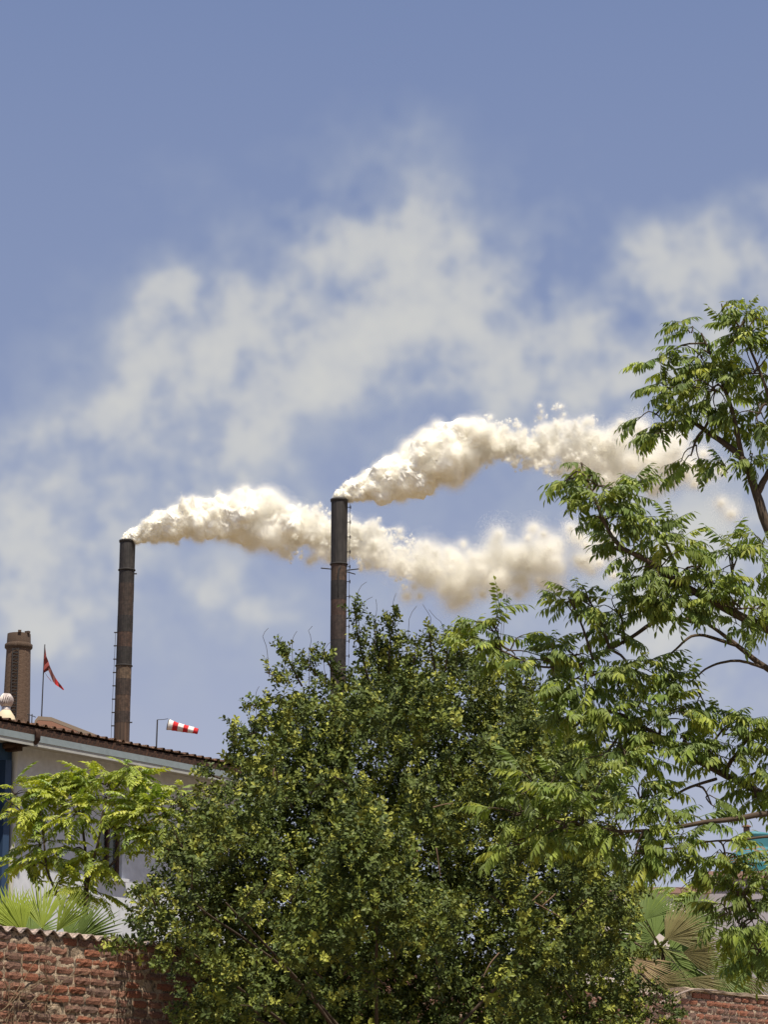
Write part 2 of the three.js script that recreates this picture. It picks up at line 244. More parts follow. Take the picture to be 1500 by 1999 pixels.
// ---------------------------------------------------------------- old brick chimney
{
  rand = rng(5);
  const D = 240, c = at(31, 1400, D), s = D / F / Math.cos(PITCH), y = (py) => at(31, py, D).y;
  const t = thing('brick_chimney', 'old tapering brick chimney with an iron ladder, beside the red flag', 'chimney', V(c.x, 0, c.z));
  const bt = tex(512, 512, (x, yy) => { const row = Math.floor(yy / 8), u = (x + (row % 2) * 8) % 512, joint = yy % 8 < 2 || u % 16 < 2, n = noise3(Math.floor(u / 16) * 3.7, row * 2.3, 1.5); const m = fbm(x / 60, yy / 60, 3, 3) * .12; return joint ? [.60 + m, .54 + m, .48 + m] : [.54 + .16 * n + m, .43 + .13 * n + m, .36 + .11 * n + m]; }, true); bt.repeat.set(3, 14);
  const m = std(lin(.40, .37, .35), .95, { map: bt }), m2 = std(lin(.29, .275, .265), .95, { map: bt });
  const r = (w) => w * .5 * s;
  const wob = (g) => { g.computeVertexNormals(); return g; };
  mesh('shaft', wob(lathe([[r(78), 0], [r(53), y(1405)], [r(47), y(1268)]], 16)), m, t);
  mesh('collar', wob(lathe([[r(46), y(1269)], [r(54), y(1265)], [r(54), y(1259)], [r(46), y(1256)]], 16)), m2, t);
  mesh('top_course', wob(lathe([[r(47), y(1258)], [r(45), y(1238)], [r(36), y(1238)], [r(35), y(1262)]], 16)), m2, t);
  for (let i = 0; i < 5; i++) { const a = R(0, 6.28); mesh('broken_brick', box(.45, .22, .3).rotateY(-a).translate(Math.cos(a) * r(41), y(1238) + .08, Math.sin(a) * r(41)), m2, t); }
  for (const dx of [-.28, .28]) mesh('ladder_rail', tube([V(at(34, 1270, D).x - c.x + dx, y(1270), r(47) + .12), V(at(29, 1405, D).x - c.x + dx, y(1405), r(54) + .12)], .05, .05, 4, 5), darkIron, t);
  for (let py = 1272; py < 1404; py += 6.6) { const f = (py - 1270) / 135; mesh('ladder_rung', box(.62, .09, .09, at(lerp(34, 29, f), py, D).x - c.x, y(py), lerp(r(47), r(54), f) + .1), darkIron, t); }
}

// ---------------------------------------------------------------- the factory hall and what stands on its roof; its front runs parallel to the garden wall
const TURN = Math.atan2(.823, .568), ALONG = V(.568, 0, -.823), OUT = V(.823, 0, .568);
const eave0 = at(0, 1402, 45);                                   // roof edge at the left border
const O = .85;                                                   // eave overhang
const hall0 = eave0.clone().addScaledVector(OUT, -O).setY(0);
const hallPlane = (px, py, z = 0) => { const p = onPlane(px, py, hall0.clone().addScaledVector(OUT, z), OUT).sub(hall0); return V(p.dot(ALONG), p.y, z); };
const PITCH_ROOF = Math.tan(4.5 * Math.PI / 180), EAVE_Y = eave0.y;
{
  const rough = tex(256, 256, (x, y) => { const [a, b, c] = loop3(x, y, 256, 256, 4), n = fbm(a, b, c, 6); const v = .92 + .05 * n; return [v, v, v * .985]; }, true); rough.repeat.set(.35, .35);
  const white = std(lin(.66, .68, .76), .9, { map: rough }), blue = std(lin(.035, .10, .22), .7, { map: rough }), navy = std(lin(.02, .05, .11), .7), paleBlue = std(lin(.27, .32, .35), .6, { map: rough }), soffitM = std(lin(.45, .45, .44), .9, { map: rough });
  const rustT = tex(256, 256, (x, y) => { const [a, b, c] = loop3(x, y, 256, 256, 5), n = fbm(a, b, c, 6); const v = .68 + .35 * n; return [v, v * .86, v * .76]; }, true);
  const rusty = [lin(.34, .26, .20), lin(.28, .22, .18), lin(.40, .33, .28)].map((c) => std(c, .85, { map: rustT, side: THREE.DoubleSide })), brownM = std(lin(.10, .06, .04), .85, { map: rustT });
  const t = thing('factory_hall', 'white factory hall with a blue corner and rusty ribbed roof at left', 'building', hall0, TURN);
  const L0 = -4, L1 = 8, DEEP = 9, topW = EAVE_Y - .18;
  const xBlue = hallPlane(27, 1600).x;
  // window opening is cut from the front wall as four pieces of wall round it
  const w0 = hallPlane(196, 1600), w1 = hallPlane(237, 1716), wx0 = w0.x, wx1 = w1.x, wy0 = w1.y, wy1 = w0.y;
  const wallPiece = (xa, xb, ya, yb, m = white) => mesh('wall', box(xb - xa, yb - ya, .3, (xa + xb) / 2, (ya + yb) / 2, -.15), m, t);
  wallPiece(xBlue, wx0, 0, topW); wallPiece(wx1, L1, 0, topW); wallPiece(wx0, wx1, 0, wy0); wallPiece(wx0, wx1, wy1, topW);
  tag(wallPiece(L0, xBlue, 0, topW, blue), 'blue painted corner of the wall');
  mesh('wall', box(.3, topW, DEEP - .3, L1 - .15, topW / 2, -.3 - (DEEP - .3) / 2), white, t); mesh('wall', box(.3, topW, DEEP - .3, L0 + .15, topW / 2, -.3 - (DEEP - .3) / 2), white, t); mesh('wall', box(L1 - L0, topW, .3, (L0 + L1) / 2, topW / 2, -DEEP - .15), white, t);
  const win = mesh('window', mergeGeometries([box(.07, wy1 - wy0, .1, wx0 + .035, (wy0 + wy1) / 2, -.12), box(.07, wy1 - wy0, .1, wx1 - .035, (wy0 + wy1) / 2, -.12), box(.06, wy1 - wy0 - .14, .1, (wx0 + wx1) / 2, (wy0 + wy1) / 2, -.12), box(wx1 - wx0 - .14, .07, .098, (wx0 + wx1) / 2, wy0 + .035, -.12), box(wx1 - wx0 - .14, .07, .098, (wx0 + wx1) / 2, wy1 - .035, -.12)]), brownM, t);
  const glass = new THREE.MeshPhysicalMaterial({ color: lin(.5, .55, .55), roughness: .05, transmission: .9, thickness: 0 });
  for (const k of [0, 1]) { const w = (wx1 - wx0) / 2 - .1; mesh('pane', box(w, wy1 - wy0 - .14, .006, lerp(wx0, wx1, .25 + .5 * k), (wy0 + wy1) / 2, -.12), glass, win); }
  mesh('sill', box(wx1 - wx0 + .2, .06, .22, (wx0 + wx1) / 2, wy0 - .03, .0), white, win);
  // eave: sheet edge, board, gutter, soffit
  mesh('soffit', box(L1 - L0 + .4, .03, O - .12, (L0 + L1) / 2, EAVE_Y - .23, O / 2 - .06), soffitM, t);
  mesh('eave_beam', box(L1 - L0 + .4, .16, .06, (L0 + L1) / 2, EAVE_Y - .12, O - .08), brownM, t);
  const gut = new THREE.Shape(); gut.moveTo(0, 0); gut.lineTo(.12, .02); gut.lineTo(.14, .12); gut.lineTo(.125, .12); gut.lineTo(.108, .033); gut.lineTo(.012, .014); gut.lineTo(.012, .12); gut.lineTo(0, .12); gut.closePath();
  mesh('gutter', new THREE.ExtrudeGeometry(gut, { depth: L1 - L0 + .4, bevelEnabled: false }).rotateY(-Math.PI / 2).rotateY(Math.PI).translate(L0 - .2, EAVE_Y - .29, O - .04), paleBlue, t);
  mesh('fascia', box(L1 - L0 + .4, .09, .03, (L0 + L1) / 2, EAVE_Y - .325, O - .07), soffitM, t);
  // ribbed sheets, one metre each
  const sheet = (w) => { const prof = []; for (let x = 0; x <= w + 1e-6; x += .24) prof.push([x, 0], [x + .10, 0], [x + .125, .045], [x + .175, .045], [x + .20, 0]); const pos = [], idx = []; const len = DEEP / 2 + O + .15;
    const P2 = prof.filter(([x]) => x <= w + .001); for (const [x, y] of P2) for (const f of [0, 1]) pos.push(x, y + f * len * PITCH_ROOF, -f * len);
    for (let i = 0; i + 1 < P2.length; i++) { const a = 2 * i; idx.push(a, a + 2, a + 1, a + 1, a + 2, a + 3); } const g = new THREE.BufferGeometry(); g.setAttribute('position', new THREE.Float32BufferAttribute(pos, 3)); g.setIndex(idx);
    const uv = []; for (const [x] of P2) for (const f of [0, 1]) uv.push(x, f * len); g.setAttribute('uv', new THREE.Float32BufferAttribute(uv, 2)); const n = g.toNonIndexed(); n.computeVertexNormals(); return n; };
  const sg = sheet(.96); let k = 0;
  for (let x = L0 - .2; x < L1 + .2; x += .96, k++) { mesh('roof_sheet', sg, rusty[[0, 1, 0, 2, 1][k % 5]], t).position.set(x, EAVE_Y + (k % 2) * .004, O - .02); const b = mesh('roof_sheet', sg, rusty[[1, 0, 2][k % 3]], t); b.rotation.y = Math.PI; b.position.set(x + .96, EAVE_Y + (k % 2) * .004, -DEEP - O - .06); }
  // elbow pipe under the gutter and the downpipe
  const e = (px, py, z) => hallPlane(px, py, z);
  mesh('outlet_pipe', tube([e(73, 1424, O + .02), e(72, 1446, O), e(62, 1450, O - .15), e(40, 1453, .3), e(5, 1456, .12)], .05, .055, 18, 8), brownM, t);
  mesh('pipe_bracket', box(.14, .3, .3, e(30, 1450, .2).x, e(30, 1450, .2).y, .16), brownM, t);
  const dp = e(24, 1600, .1); mesh('downpipe', tube([V(dp.x, EAVE_Y - .3, .1), V(dp.x, dp.y, .1), V(dp.x, .2, .1)], .055, .055, 10, 10), std(lin(.6, .58, .54), .7, { map: rough }), t);
  mesh('corner_post', box(.16, topW - .4, .2, hallPlane(8, 1500, .1).x, topW / 2 - .2, .1), navy, t);
}
const roofPoint = (px, z) => { const d = ray(px, 1440), n = OUT, p0 = hall0.clone().addScaledVector(OUT, z), p = d.multiplyScalar(p0.clone().sub(EYE).dot(n) / d.dot(n)).add(EYE); p.y = EAVE_Y + (O + .06 - z) * PITCH_ROOF + .02; return p; };
{ // roof ventilator
  const p = roofPoint(9, -1.2), s = p.z / -F / Math.cos(PITCH), top = at(9, 1355, -p.z).y - p.y;
  const t = thing('roof_ventilator', 'cream roof ventilator with a round ribbed turbine head at the left border', 'ventilator', p);
  const cream = std(lin(.62, .53, .36), .7), metal = std(lin(.55, .48, .45), .5, { metalness: .4 });
  const b = top * .6;
  mesh('base', lathe([[.0, 0], [.25, 0], [.24, b * .3], [.17, b * .75], [.09, b], [0, b]], 20), cream, t);
  mesh('neck', lathe([[.085, b], [.085, b + .08], [0, b + .08]], 16), metal, t);
  const h = top - b - .06, vanes = 22;
  for (let i = 0; i < vanes; i++) { const pts = []; for (let j = 0; j <= 6; j++) { const f = j / 6, a = i / vanes * 6.283 + f * .5, r = .13 * Math.sin(.45 + f * 2.2); pts.push(V(Math.cos(a) * r, b + .06 + h * f, Math.sin(a) * r)); } mesh('vane', tube(pts, .014, .014, 6, 4), metal, t); }
  mesh('turbine_core', lathe([[0, b + .05], [.10, b + .08], [.122, b + .06 + h * .45], [.07, b + h * .95], [0, top]], 16), metal, t);
}
// brown ridge of the roof behind
{
  const D = 72, P = [[66, 1520], [67, 1407], [74, 1398], [100, 1400], [206, 1441], [260, 1462], [260, 1520]].map(([x, y]) => at(x, y, D)), o = V(P[0].x, 0, P[0].z);
  const t = thing('rear_shed', 'brown sloping shed roof peeping over the factory roof under the flag', 'building', o);
  const brown = std(lin(.26, .20, .15), .9), mud = std(lin(.30, .15, .10), .9);
  const solid = (pts, depth, name, m) => { const s = new THREE.Shape(pts.map((p) => new THREE.Vector2(p.x - o.x, p.y))); mesh(name, new THREE.ExtrudeGeometry(s, { depth, bevelEnabled: false }).translate(0, 0, -depth), m, t); };
  solid([V(P[0].x, 0, 0), V(P[1].x, P[1].y - .12, 0), V(P[2].x, P[2].y - .12, 0), V(P[3].x, P[3].y - .12, 0), V(P[5].x, P[5].y - .12, 0), V(P[5].x, 0, 0)], 5, 'wall', mud);
  solid([P[1], P[2], P[3], P[4], P[5], V(P[5].x, P[5].y - .11, 0), V(P[4].x, P[4].y - .11, 0), V(P[3].x, P[3].y - .11, 0), V(P[2].x, P[2].y - .11, 0), V(P[1].x, P[1].y - .11, 0)], 5.2, 'roof', brown);
  for (const x of [56, 62]) mesh('railing_post', tube([at(x, 1394, 73).sub(o), V(at(x, 1394, 73).x - o.x, 5, at(x, 1394, 73).z - o.z)], .015, .015, 2, 5), darkIron, t);
  mesh('railing_bar', tube([at(52, 1394, 73).sub(o), at(62, 1397, 73).sub(o), at(69, 1400, 73).sub(o)], .012, .012, 4, 5), darkIron, t);
}
// torn flag
{
  const D = 74, foot = at(80.5, 1399, D), t = thing('flagpole', 'thin pole with a torn dark red pennant hanging limp', 'flag', foot);
  const top = at(87, 1258, D).sub(foot);
  mesh('pole', tube([V(0, -.25, 0), V(top.x * .45, top.y * .5, 0), V(top.x, top.y, 0)], .022, .016, 8, 6), darkIron, t);
  const P = (x, y, z = 0) => at(x, y, D - z).sub(foot);
  const red = std(lin(.24, .045, .038), .9, { side: THREE.DoubleSide }), fresh = std(lin(.45, .02, .02), .9, { side: THREE.DoubleSide }), dusk = std(lin(.17, .06, .05), .9, { side: THREE.DoubleSide });
  const strip = (L, Rr, name, m, parent) => { const pos = [], idx = []; for (let i = 0; i < L.length; i++) { pos.push(...L[i].toArray(), ...Rr[i].toArray()); if (i) { const a = 2 * i; idx.push(a - 2, a - 1, a, a - 1, a + 1, a); } } const g = new THREE.BufferGeometry(); g.setAttribute('position', new THREE.Float32BufferAttribute(pos, 3)); g.setIndex(idx); const f = g.toNonIndexed(); f.computeVertexNormals(); return mesh(name, f, m, parent ?? t); };
  const cloth = strip([P(86.5, 1263), P(86, 1275), P(85.5, 1288, .05), P(85, 1300), P(84.5, 1309, .06), P(84.6, 1314)], [P(87.8, 1264), P(90, 1281, .1), P(94, 1291, .02), P(96, 1298, .12), P(98, 1306, 0), P(88, 1312, .08)], 'flag', red);
  strip([P(91, 1303, .02), P(94, 1309, .1), P(99, 1321, .05), P(103, 1331, .12), P(112, 1339, .04), P(124, 1347, .08)], [P(95, 1296, .1), P(98, 1303, .0), P(103, 1314, .12), P(110, 1327, .02), P(117, 1336, .1), P(124.6, 1346, .08)], 'torn_strip', dusk, cloth);
  strip([P(104, 1331, .02), P(108, 1337, .12), P(116, 1342, .05), P(123, 1347.5, .1)], [P(109, 1325, .11), P(114, 1332, .03), P(119, 1338, .11), P(124.5, 1345.5, .1)], 'torn_strip', fresh, cloth);
  strip([P(86, 1311), P(92, 1320, .05), P(99, 1328, .02)], [P(86.5, 1312.5), P(92.5, 1322, .05), P(100, 1331, .02)], 'torn_strip', dusk, cloth);
}
// windsock
{
  const foot = roofPoint(305, -.6), D = -foot.z, t = thing('windsock', 'red and white striped windsock on a thin pole above the roof edge', 'windsock', foot);
  const P = (x, y, z = 0) => at(x, y, D - z).sub(foot), top = P(307, 1405);
  mesh('pole', tube([V(0, -.2, 0), V(top.x * .5, top.y * .5, 0), top], .018, .015, 4, 6), darkIron, t);
  mesh('arm', tube([top, P(318, 1404.5), P(328, 1403)], .006, .006, 4, 4), darkIron, t);
  const A = P(328, 1414.5), B = P(386, 1428), ax = B.clone().sub(A), len = ax.length(), q = new THREE.Quaternion().setFromUnitVectors(V(0, 1, 0), ax.clone().normalize()), s = D / F;
  mesh('hoop', new THREE.TorusGeometry(10.6 * s, .008, 6, 24).rotateX(Math.PI / 2).applyQuaternion(q).translate(A.x, A.y, A.z), darkIron, t);
  const rad = (f) => lerp(10.4, 5.6, Math.pow(f, .85)) * s, redM = std(lin(.55, .018, .022), .85, { side: THREE.DoubleSide }), whiteM = std(lin(.78, .74, .70), .85, { side: THREE.DoubleSide });
  rand = rng(11);
  const cuts = [0, .165, .34, .52, .68, .86, 1];
  for (let i = 0; i < 6; i++) { const prof = []; for (let j = 0; j <= 3; j++) { const f = lerp(cuts[i], cuts[i + 1], j / 3); prof.push([rad(f) * (1 + .04 * Math.sin(f * 40)), f * len]); } const g = lathe(prof, 20), p = g.attributes.position; for (let j = 0; j < p.count; j++) { const a = Math.atan2(p.getZ(j), p.getX(j)), k = 1 + .06 * Math.sin(a * 3 + p.getY(j) * 9); p.setX(j, p.getX(j) * k); p.setZ(j, p.getZ(j) * k); } g.computeVertexNormals(); mesh(i % 2 ? 'red_band' : 'white_band', g.applyQuaternion(q).translate(A.x, A.y, A.z), i % 2 ? redM : whiteM, t); }
}

// ---------------------------------------------------------------- far right: pale building, blue tank
{
  const D = 62, pale = std(lin(.66, .58, .55), .9), grey = std(lin(.36, .33, .36), .9), redR = std(lin(.34, .21, .17), .9);
  const y1 = at(1300, 1744, D).y, y2 = at(1420, 1712, D).y, x0 = at(1130, 1744, D).x, x1 = at(1385, 1744, D).x, x2 = at(1640, 1744, D).x;
  const t = thing('pale_building', 'low pale pink building glimpsed behind the fan palm at lower right', 'building', V(x0, 0, -D));
  mesh('wall', box(x1 - x0, y1, 8, (x1 - x0) / 2, y1 / 2, -4), pale, t); mesh('parapet', box(x1 - x0 + .1, .14, 8.2, (x1 - x0) / 2, y1 + .07, -4), redR, t);
  mesh('wall', box(x2 - x1, y2, 7.5, (x1 + x2) / 2 - x0, y2 / 2, -4.1), grey, t); mesh('roof', box(x2 - x1 + .1, .16, 7.8, (x1 + x2) / 2 - x0, y2 + .08, -4.1), redR, t);
  mesh('roof_wire', tube([at(1270, 1743, D).setZ(-D).sub(V(x0, 0, -D)), at(1300, 1739, D).sub(V(x0, 0, -D)), at(1352, 1737, D).sub(V(x0, 0, -D)), at(1395, 1722, D).sub(V(x0, 0, -D))], .014, .014, 8, 5), darkIron, t);
}
{
  const D = 95, c = at(1476, 1700, D), s = D / F / Math.cos(PITCH), y = (py) => at(1476, py, D).y;
  const turq = std(lin(.025, .17, .21), .6), light = std(lin(.05, .20, .24), .6), rust = std(lin(.17, .09, .06), .9), patchy = std(lin(1, 1, 1), .6, { map: tex(256, 128, (x, y) => { const [a, b, c] = loop3(x, y, 256, 128, 2.2), k = smooth(.05, .2, fbm(a, b, c, 5)); return [lerp(.24, .5, k), lerp(.46, .34, k), lerp(.51, .24, k)]; }, true) });
  const t = thing('storage_tank', 'turquoise storage tank with a small capped vent among leaves at right', 'tank', V(c.x, 0, c.z));
  mesh('body', lathe([[60 * s, 0], [60 * s, y(1690)], [58 * s, y(1688)]], 40), turq, t);
  mesh('cone_roof', lathe([[60 * s, y(1690)], [52 * s, y(1672)], [27 * s, y(1655)]], 40), patchy, t);
  mesh('neck', lathe([[27 * s, y(1656)], [27 * s, y(1634)], [29 * s, y(1632)], [29 * s, y(1628)], [10 * s, y(1624)]], 32), light, t);
  const v = mesh('vent', lathe([[6 * s, y(1625)], [6 * s, y(1614)], [0, y(1614)]], 16).translate(-14 * s, 0, 0), rust, t);
  mesh('vent_cap', lathe([[9.5 * s, y(1614.5)], [9 * s, y(1613)], [3 * s, y(1610)], [0, y(1609.5)]], 16).translate(-14 * s, 0, 0), rust, v);
}

// ---------------------------------------------------------------- brick garden wall
const wall0 = at(0, 1808, 23.2).setY(0), WALL_TOP = at(0, 1808, 23.2).y;
const wallPlane = (px, py, z = 0) => { const p = onPlane(px, py, wall0.clone().addScaledVector(OUT, z), OUT).sub(wall0); return V(p.dot(ALONG), p.y, z); };
{
  rand = rng(31);
  const t = thing('brick_wall', 'rough red brick garden wall with crumbling mortar running behind the bush', 'wall', wall0, TURN);
  const L0 = -1.2, L1 = 18.2, C = .087, W = .235, top = WALL_TOP - .03, capX = wallPlane(1342, 1936).x;
  const grit = tex(256, 256, (x, y) => { const [a, b, c] = loop3(x, y, 256, 256, 9), n = fbm(a, b, c, 6), m = fbm(a * .3 + 7, b * .3, c * .3, 3); const v = .82 + .24 * n, soot = smooth(.1, .5, m) * .45; return [v * (1 - soot), v * (.97 - soot * .95), v * (.95 - soot * .9)]; }, true);
  const gritB = tex(256, 256, (x, y) => { const [a, b, c] = loop3(x, y, 256, 256, 14), v = .5 + .4 * fbm(a, b, c, 6); return [v, v, v]; });
  const reds = [[.47, .235, .165], [.43, .23, .17], [.51, .27, .19], [.37, .22, .17], [.52, .215, .13], [.33, .215, .175]].map((c) => std(lin(...c), .95, { map: grit, bumpMap: gritB, bumpScale: .002 }));
  const mortarM = std(lin(.60, .49, .37), 1, { map: grit, bumpMap: gritB, bumpScale: .004 });
  // mortar body, its face uneven
  const nx = 900, ny = 104, low = top - 1.9, pos = [], uv = [], idx = [];
  for (let j = 0; j <= ny; j++) for (let i = 0; i <= nx; i++) { const x = lerp(L0, L1, i / nx), y = lerp(low, top, j / ny), n = fbm(x * 9, y * 14, 1.3, 4); pos.push(x, y, -.013 + .017 * n); uv.push(x * 2, y * 2); }
  for (let j = 0; j < ny; j++) for (let i = 0; i < nx; i++) { const a = j * (nx + 1) + i; idx.push(a, a + 1, a + nx + 2, a, a + nx + 2, a + nx + 1); }
  const mg = new THREE.BufferGeometry(); mg.setAttribute('position', new THREE.Float32BufferAttribute(pos, 3)); mg.setAttribute('uv', new THREE.Float32BufferAttribute(uv, 2)); mg.setIndex(idx); mg.computeVertexNormals();
  mesh('mortar', mg, mortarM, t);
  mesh('wall_core', box(L1 - L0, top - .01, .2, (L0 + L1) / 2, (top - .01) / 2, -.15), mortarM, t);
  // bricks
  const brick = () => { const w = W - .016, h = C - .017, d = .1, g = new THREE.BoxGeometry(w, h, d, 4, 2, 1), p = g.attributes.position, seed = R(0, 99);
    for (let i = 0; i < p.count; i++) { const x = p.getX(i), y = p.getY(i), z = p.getZ(i); if (z < 0) continue; const k = seed + x * 40, n1 = noise3(k, y * 40, .5), n2 = noise3(k, y * 40, 9.5), n3 = noise3(k, y * 40, 5.5); const cx = Math.abs(x) > w * .49 ? -Math.sign(x) * .004 : 0, cy = Math.abs(y) > h * .49 ? -Math.sign(y) * .003 : 0, corner = cx && cy ? 2.2 : 1; p.setXYZ(i, x + n1 * .009 + cx * corner, y + n2 * .008 + cy * corner, z + n3 * .009 - (cx || cy ? .004 : 0) - (corner > 1 ? .006 : 0)); }
    return flat(g).translate(0, 0, -.05); };
  mesh('wall_core', box(L1 - capX, C + .02, .22, (L1 + capX) / 2, top + C / 2 - .01, -.135), mortarM, t);
  const shapes = Array.from({ length: 12 }, brick), rest = [];
  const parts = [];
  for (let r = -1; r < 20; r++) {
    const y = top - C * (r + .5) - .005; let x = (r < 0 ? capX + .05 : L0) + Math.abs(r % 2) * W * .5 + R(-.04, .04);
    while (x < L1 - .1) {
      const half = rand() < .1, sx = half ? .48 : R(.93, 1.05), w = W * sx, xc = x + w / 2; x += w;
      const missing = rand() < .025, q = { sx, x: xc, y: y + .006 * noise3(xc * 1.3, r * 5.1, 2), sy: R(.86, 1.06), z: R(-.004, .010) - (missing ? .05 : 0), rz: R(-.022, .022), ry: R(-.03, .03), g: shapes[Math.floor(rand() * 12)], m: Math.floor(Math.pow(rand(), 1.1) * 6) };
      const a = wallWorldToPx(V(q.x, q.y, 0)); q.seen = a[1] < 2030 && (a[0] < 400 || a[0] > 1225) && a[0] > -40 && a[0] < 1540; parts.push(q);
    }
  }
  function wallWorldToPx(p) { const w = wall0.clone().addScaledVector(ALONG, p.x).setY(p.y).sub(EYE), c = Math.cos(PITCH), s = Math.sin(PITCH), yy = w.y * c + w.z * s, zz = -(w.z * c - w.y * s); return [CX + w.x / zz * F, CY - yy / zz * F]; }
  let n = 0;
  for (const q of parts) {
    if (q.seen && n < 295) { n++; const b = mesh('brick', q.g, reds[q.m], t); b.position.set(q.x, q.y, q.z); b.rotation.set(0, q.ry, q.rz); b.scale.set(q.sx, q.sy, 1); }
    else rest.push(q.g.clone().applyMatrix4(new THREE.Matrix4().compose(V(q.x, q.y, q.z), new THREE.Quaternion().setFromEuler(new THREE.Euler(0, q.ry, q.rz)), V(q.sx, q.sy, 1))));
  }
  console.log('bricks as parts', n, 'joined', rest.length);
  tag(mesh('brickwork', mergeGeometries(rest), reds[1], t), null, null, null, 'stuff');
  // corrugated cement sheets as coping, six waves each
  const cement = [lin(.60, .50, .43), lin(.54, .45, .40)].map((c) => std(c, .95, { map: grit, bumpMap: gritB, bumpScale: .003 }));
  const wave = (w) => { const N = 60, A = .026, per = .177, s = new THREE.Shape(); const f = (x) => A * Math.sin(x / per * 6.283185); for (let i = 0; i <= N; i++) { const x = w * i / N; i ? s.lineTo(x, f(x) + .0045) : s.moveTo(x, f(x) + .0045); } for (let i = N; i >= 0; i--) { const x = w * i / N; s.lineTo(x, f(x) - .0045); } return new THREE.ExtrudeGeometry(s, { depth: .42, bevelEnabled: false }); };
  const sg = wave(.177 * 6); let k = 0;
  for (let x = L0 - .1; x < capX - .9; x += .177 * 6 - .0005, k++) { const m = mesh('coping_sheet', sg, cement[k % 2], t); m.position.set(x, WALL_TOP - .002 + (k % 2) * .003 - .0, -.395 + R(-.006, .006)); m.rotation.x = .05; }
  // rounded mortar capping on the far end
  const cap = new THREE.BoxGeometry(L1 - capX + .1, .07, .3, 60, 3, 6), cp = cap.attributes.position; for (let i = 0; i < cp.count; i++) { const x = cp.getX(i), y = cp.getY(i), z = cp.getZ(i); cp.setY(i, y * (1 - .5 * Math.pow(Math.abs(z) / .15, 2)) + .02 * noise3(x * 4, y * 9, z * 9)); cp.setZ(i, z + .02 * noise3(x * 5, y * 9 + 4, z * 7)); } cap.computeVertexNormals();
  mesh('mortar_capping', cap.translate((capX + L1 + .1) / 2, top + C + .02, -.13), mortarM, t);
  const a = wallPlane(1290, 1958, .05), b = wallPlane(1352, 1932, .04); mesh('coping_strip', tube([a, a.clone().lerp(b, .5).add(V(0, .01, 0)), b, b.clone().add(V(.7, .02, 0))], .018, .012, 12, 6), cement[1], t);
}
{ // dried creeper on the wall at the left border
  rand = rng(41);
  const stemM = std(lin(.20, .14, .085), .95), t = thing('dry_creeper', 'dead brown creeper stems tangled over the brick wall at lower left', 'creeper', wall0, TURN);
  for (let i = 0; i < 46; i++) { let p = wallPlane(R(-10, 75) + (rand() < .3 ? R(0, 90) : 0), R(1930, 2060), R(.02, .05)); const pts = [p.clone()], n = 5 + Math.floor(R(0, 4)); let dx = R(-.05, .06), dy = R(.02, .09); for (let k = 0; k < n; k++) { dx += R(-.05, .05); dy += R(-.05, .035); p = p.clone().add(V(dx, dy, 0)); p.z = Math.max(.012, p.z + R(-.02, .022)); if (p.y > WALL_TOP - .3) dy = -.05; pts.push(p); } mesh('stem', tube(pts, R(.003, .0055), .0018, n * 3, 4), stemM, t); }
}

// ---------------------------------------------------------------- plants
function leafGeo(L, w, fold, droop, cuts = [[.2, .72], [.45, 1], [.75, .58]]) {   // one blade along +x, folded at its midrib, drooping to its tip
  const pos = [], idx = [], mid = (u) => [L * u, -droop * L * u * u, 0]; let n = 0;
  const put = (p) => { pos.push(...p); return n++; };
  const rows = [[put(mid(0))]];
  for (const [u, k] of cuts) { const m = mid(u), s = w * .5 * k; rows.push([put([m[0], m[1] + fold * s, -s]), put(m), put([m[0], m[1] + fold * s, s])]); }
  rows.push([put(mid(1))]);
  const f = rows[1]; idx.push(rows[0][0], f[1], f[0], rows[0][0], f[2], f[1]);
  for (let r = 1; r + 1 < rows.length - 1; r++) { const a = rows[r], b = rows[r + 1]; idx.push(a[0], a[1], b[0], a[1], b[1], b[0], a[1], a[2], b[1], a[2], b[2], b[1]); }
  const l = rows[rows.length - 2], e = rows[rows.length - 1][0]; idx.push(l[0], l[1], e, l[1], l[2], e);
  const g = new THREE.BufferGeometry(); g.setAttribute('position', new THREE.Float32BufferAttribute(pos, 3)); g.setIndex(idx); return flat(g);
}
const turnTo = (dir, up, roll = 0) => { const x = dir.clone().normalize(), z = x.clone().cross(up).normalize(), y = z.clone().cross(x); const m = new THREE.Matrix4().makeBasis(x, y, z); if (roll) m.multiply(new THREE.Matrix4().makeRotationX(roll)); return m; };
function pinnate(pairs, L, lf, wd, droop, hang) {                // a compound leaf along +x
  const gs = [], mid = (u) => V(L * u * (1 - .12 * droop * u), -droop * L * u * u * .5, 0), leaf = leafGeo(lf, wd, .35, .18), bare = (g) => { g.deleteAttribute('uv'); return flat(g); };
  gs.push(bare(tube([mid(0), mid(.35), mid(.7), mid(.98)], .004, .0018, 6, 3)));
  for (let i = 0; i < pairs; i++) for (const s of [-1, 1]) {
    const u = .22 + .74 * (i + (s > 0 ? .0 : .3) + R(-.15, .15)) / pairs, sz = (.72 + .5 * Math.sin(.5 + 2.3 * u)) * R(.85, 1.12), d = V(R(.3, .95), -hang * R(.4, 1.6) - droop * u * .5, s * R(.6, 1.1));
    gs.push(leaf.clone().scale(sz, sz, sz).applyMatrix4(turnTo(d, V(0, 1, 0), s * R(-.3, .5))).translate(...mid(u).toArray()));
  }
  gs.push(leaf.clone().applyMatrix4(turnTo(V(1, -droop - hang * .5, R(-.2, .2)), V(0, 1, 0))).translate(...mid(1).toArray()));
  return mergeGeometries(gs);
}
const leafMat = (c, o = {}) => new THREE.MeshPhysicalMaterial({ color: c, roughness: .9, transmission: .3, thickness: 0, clearcoat: .12, clearcoatRoughness: .4, side: THREE.DoubleSide, ...o });
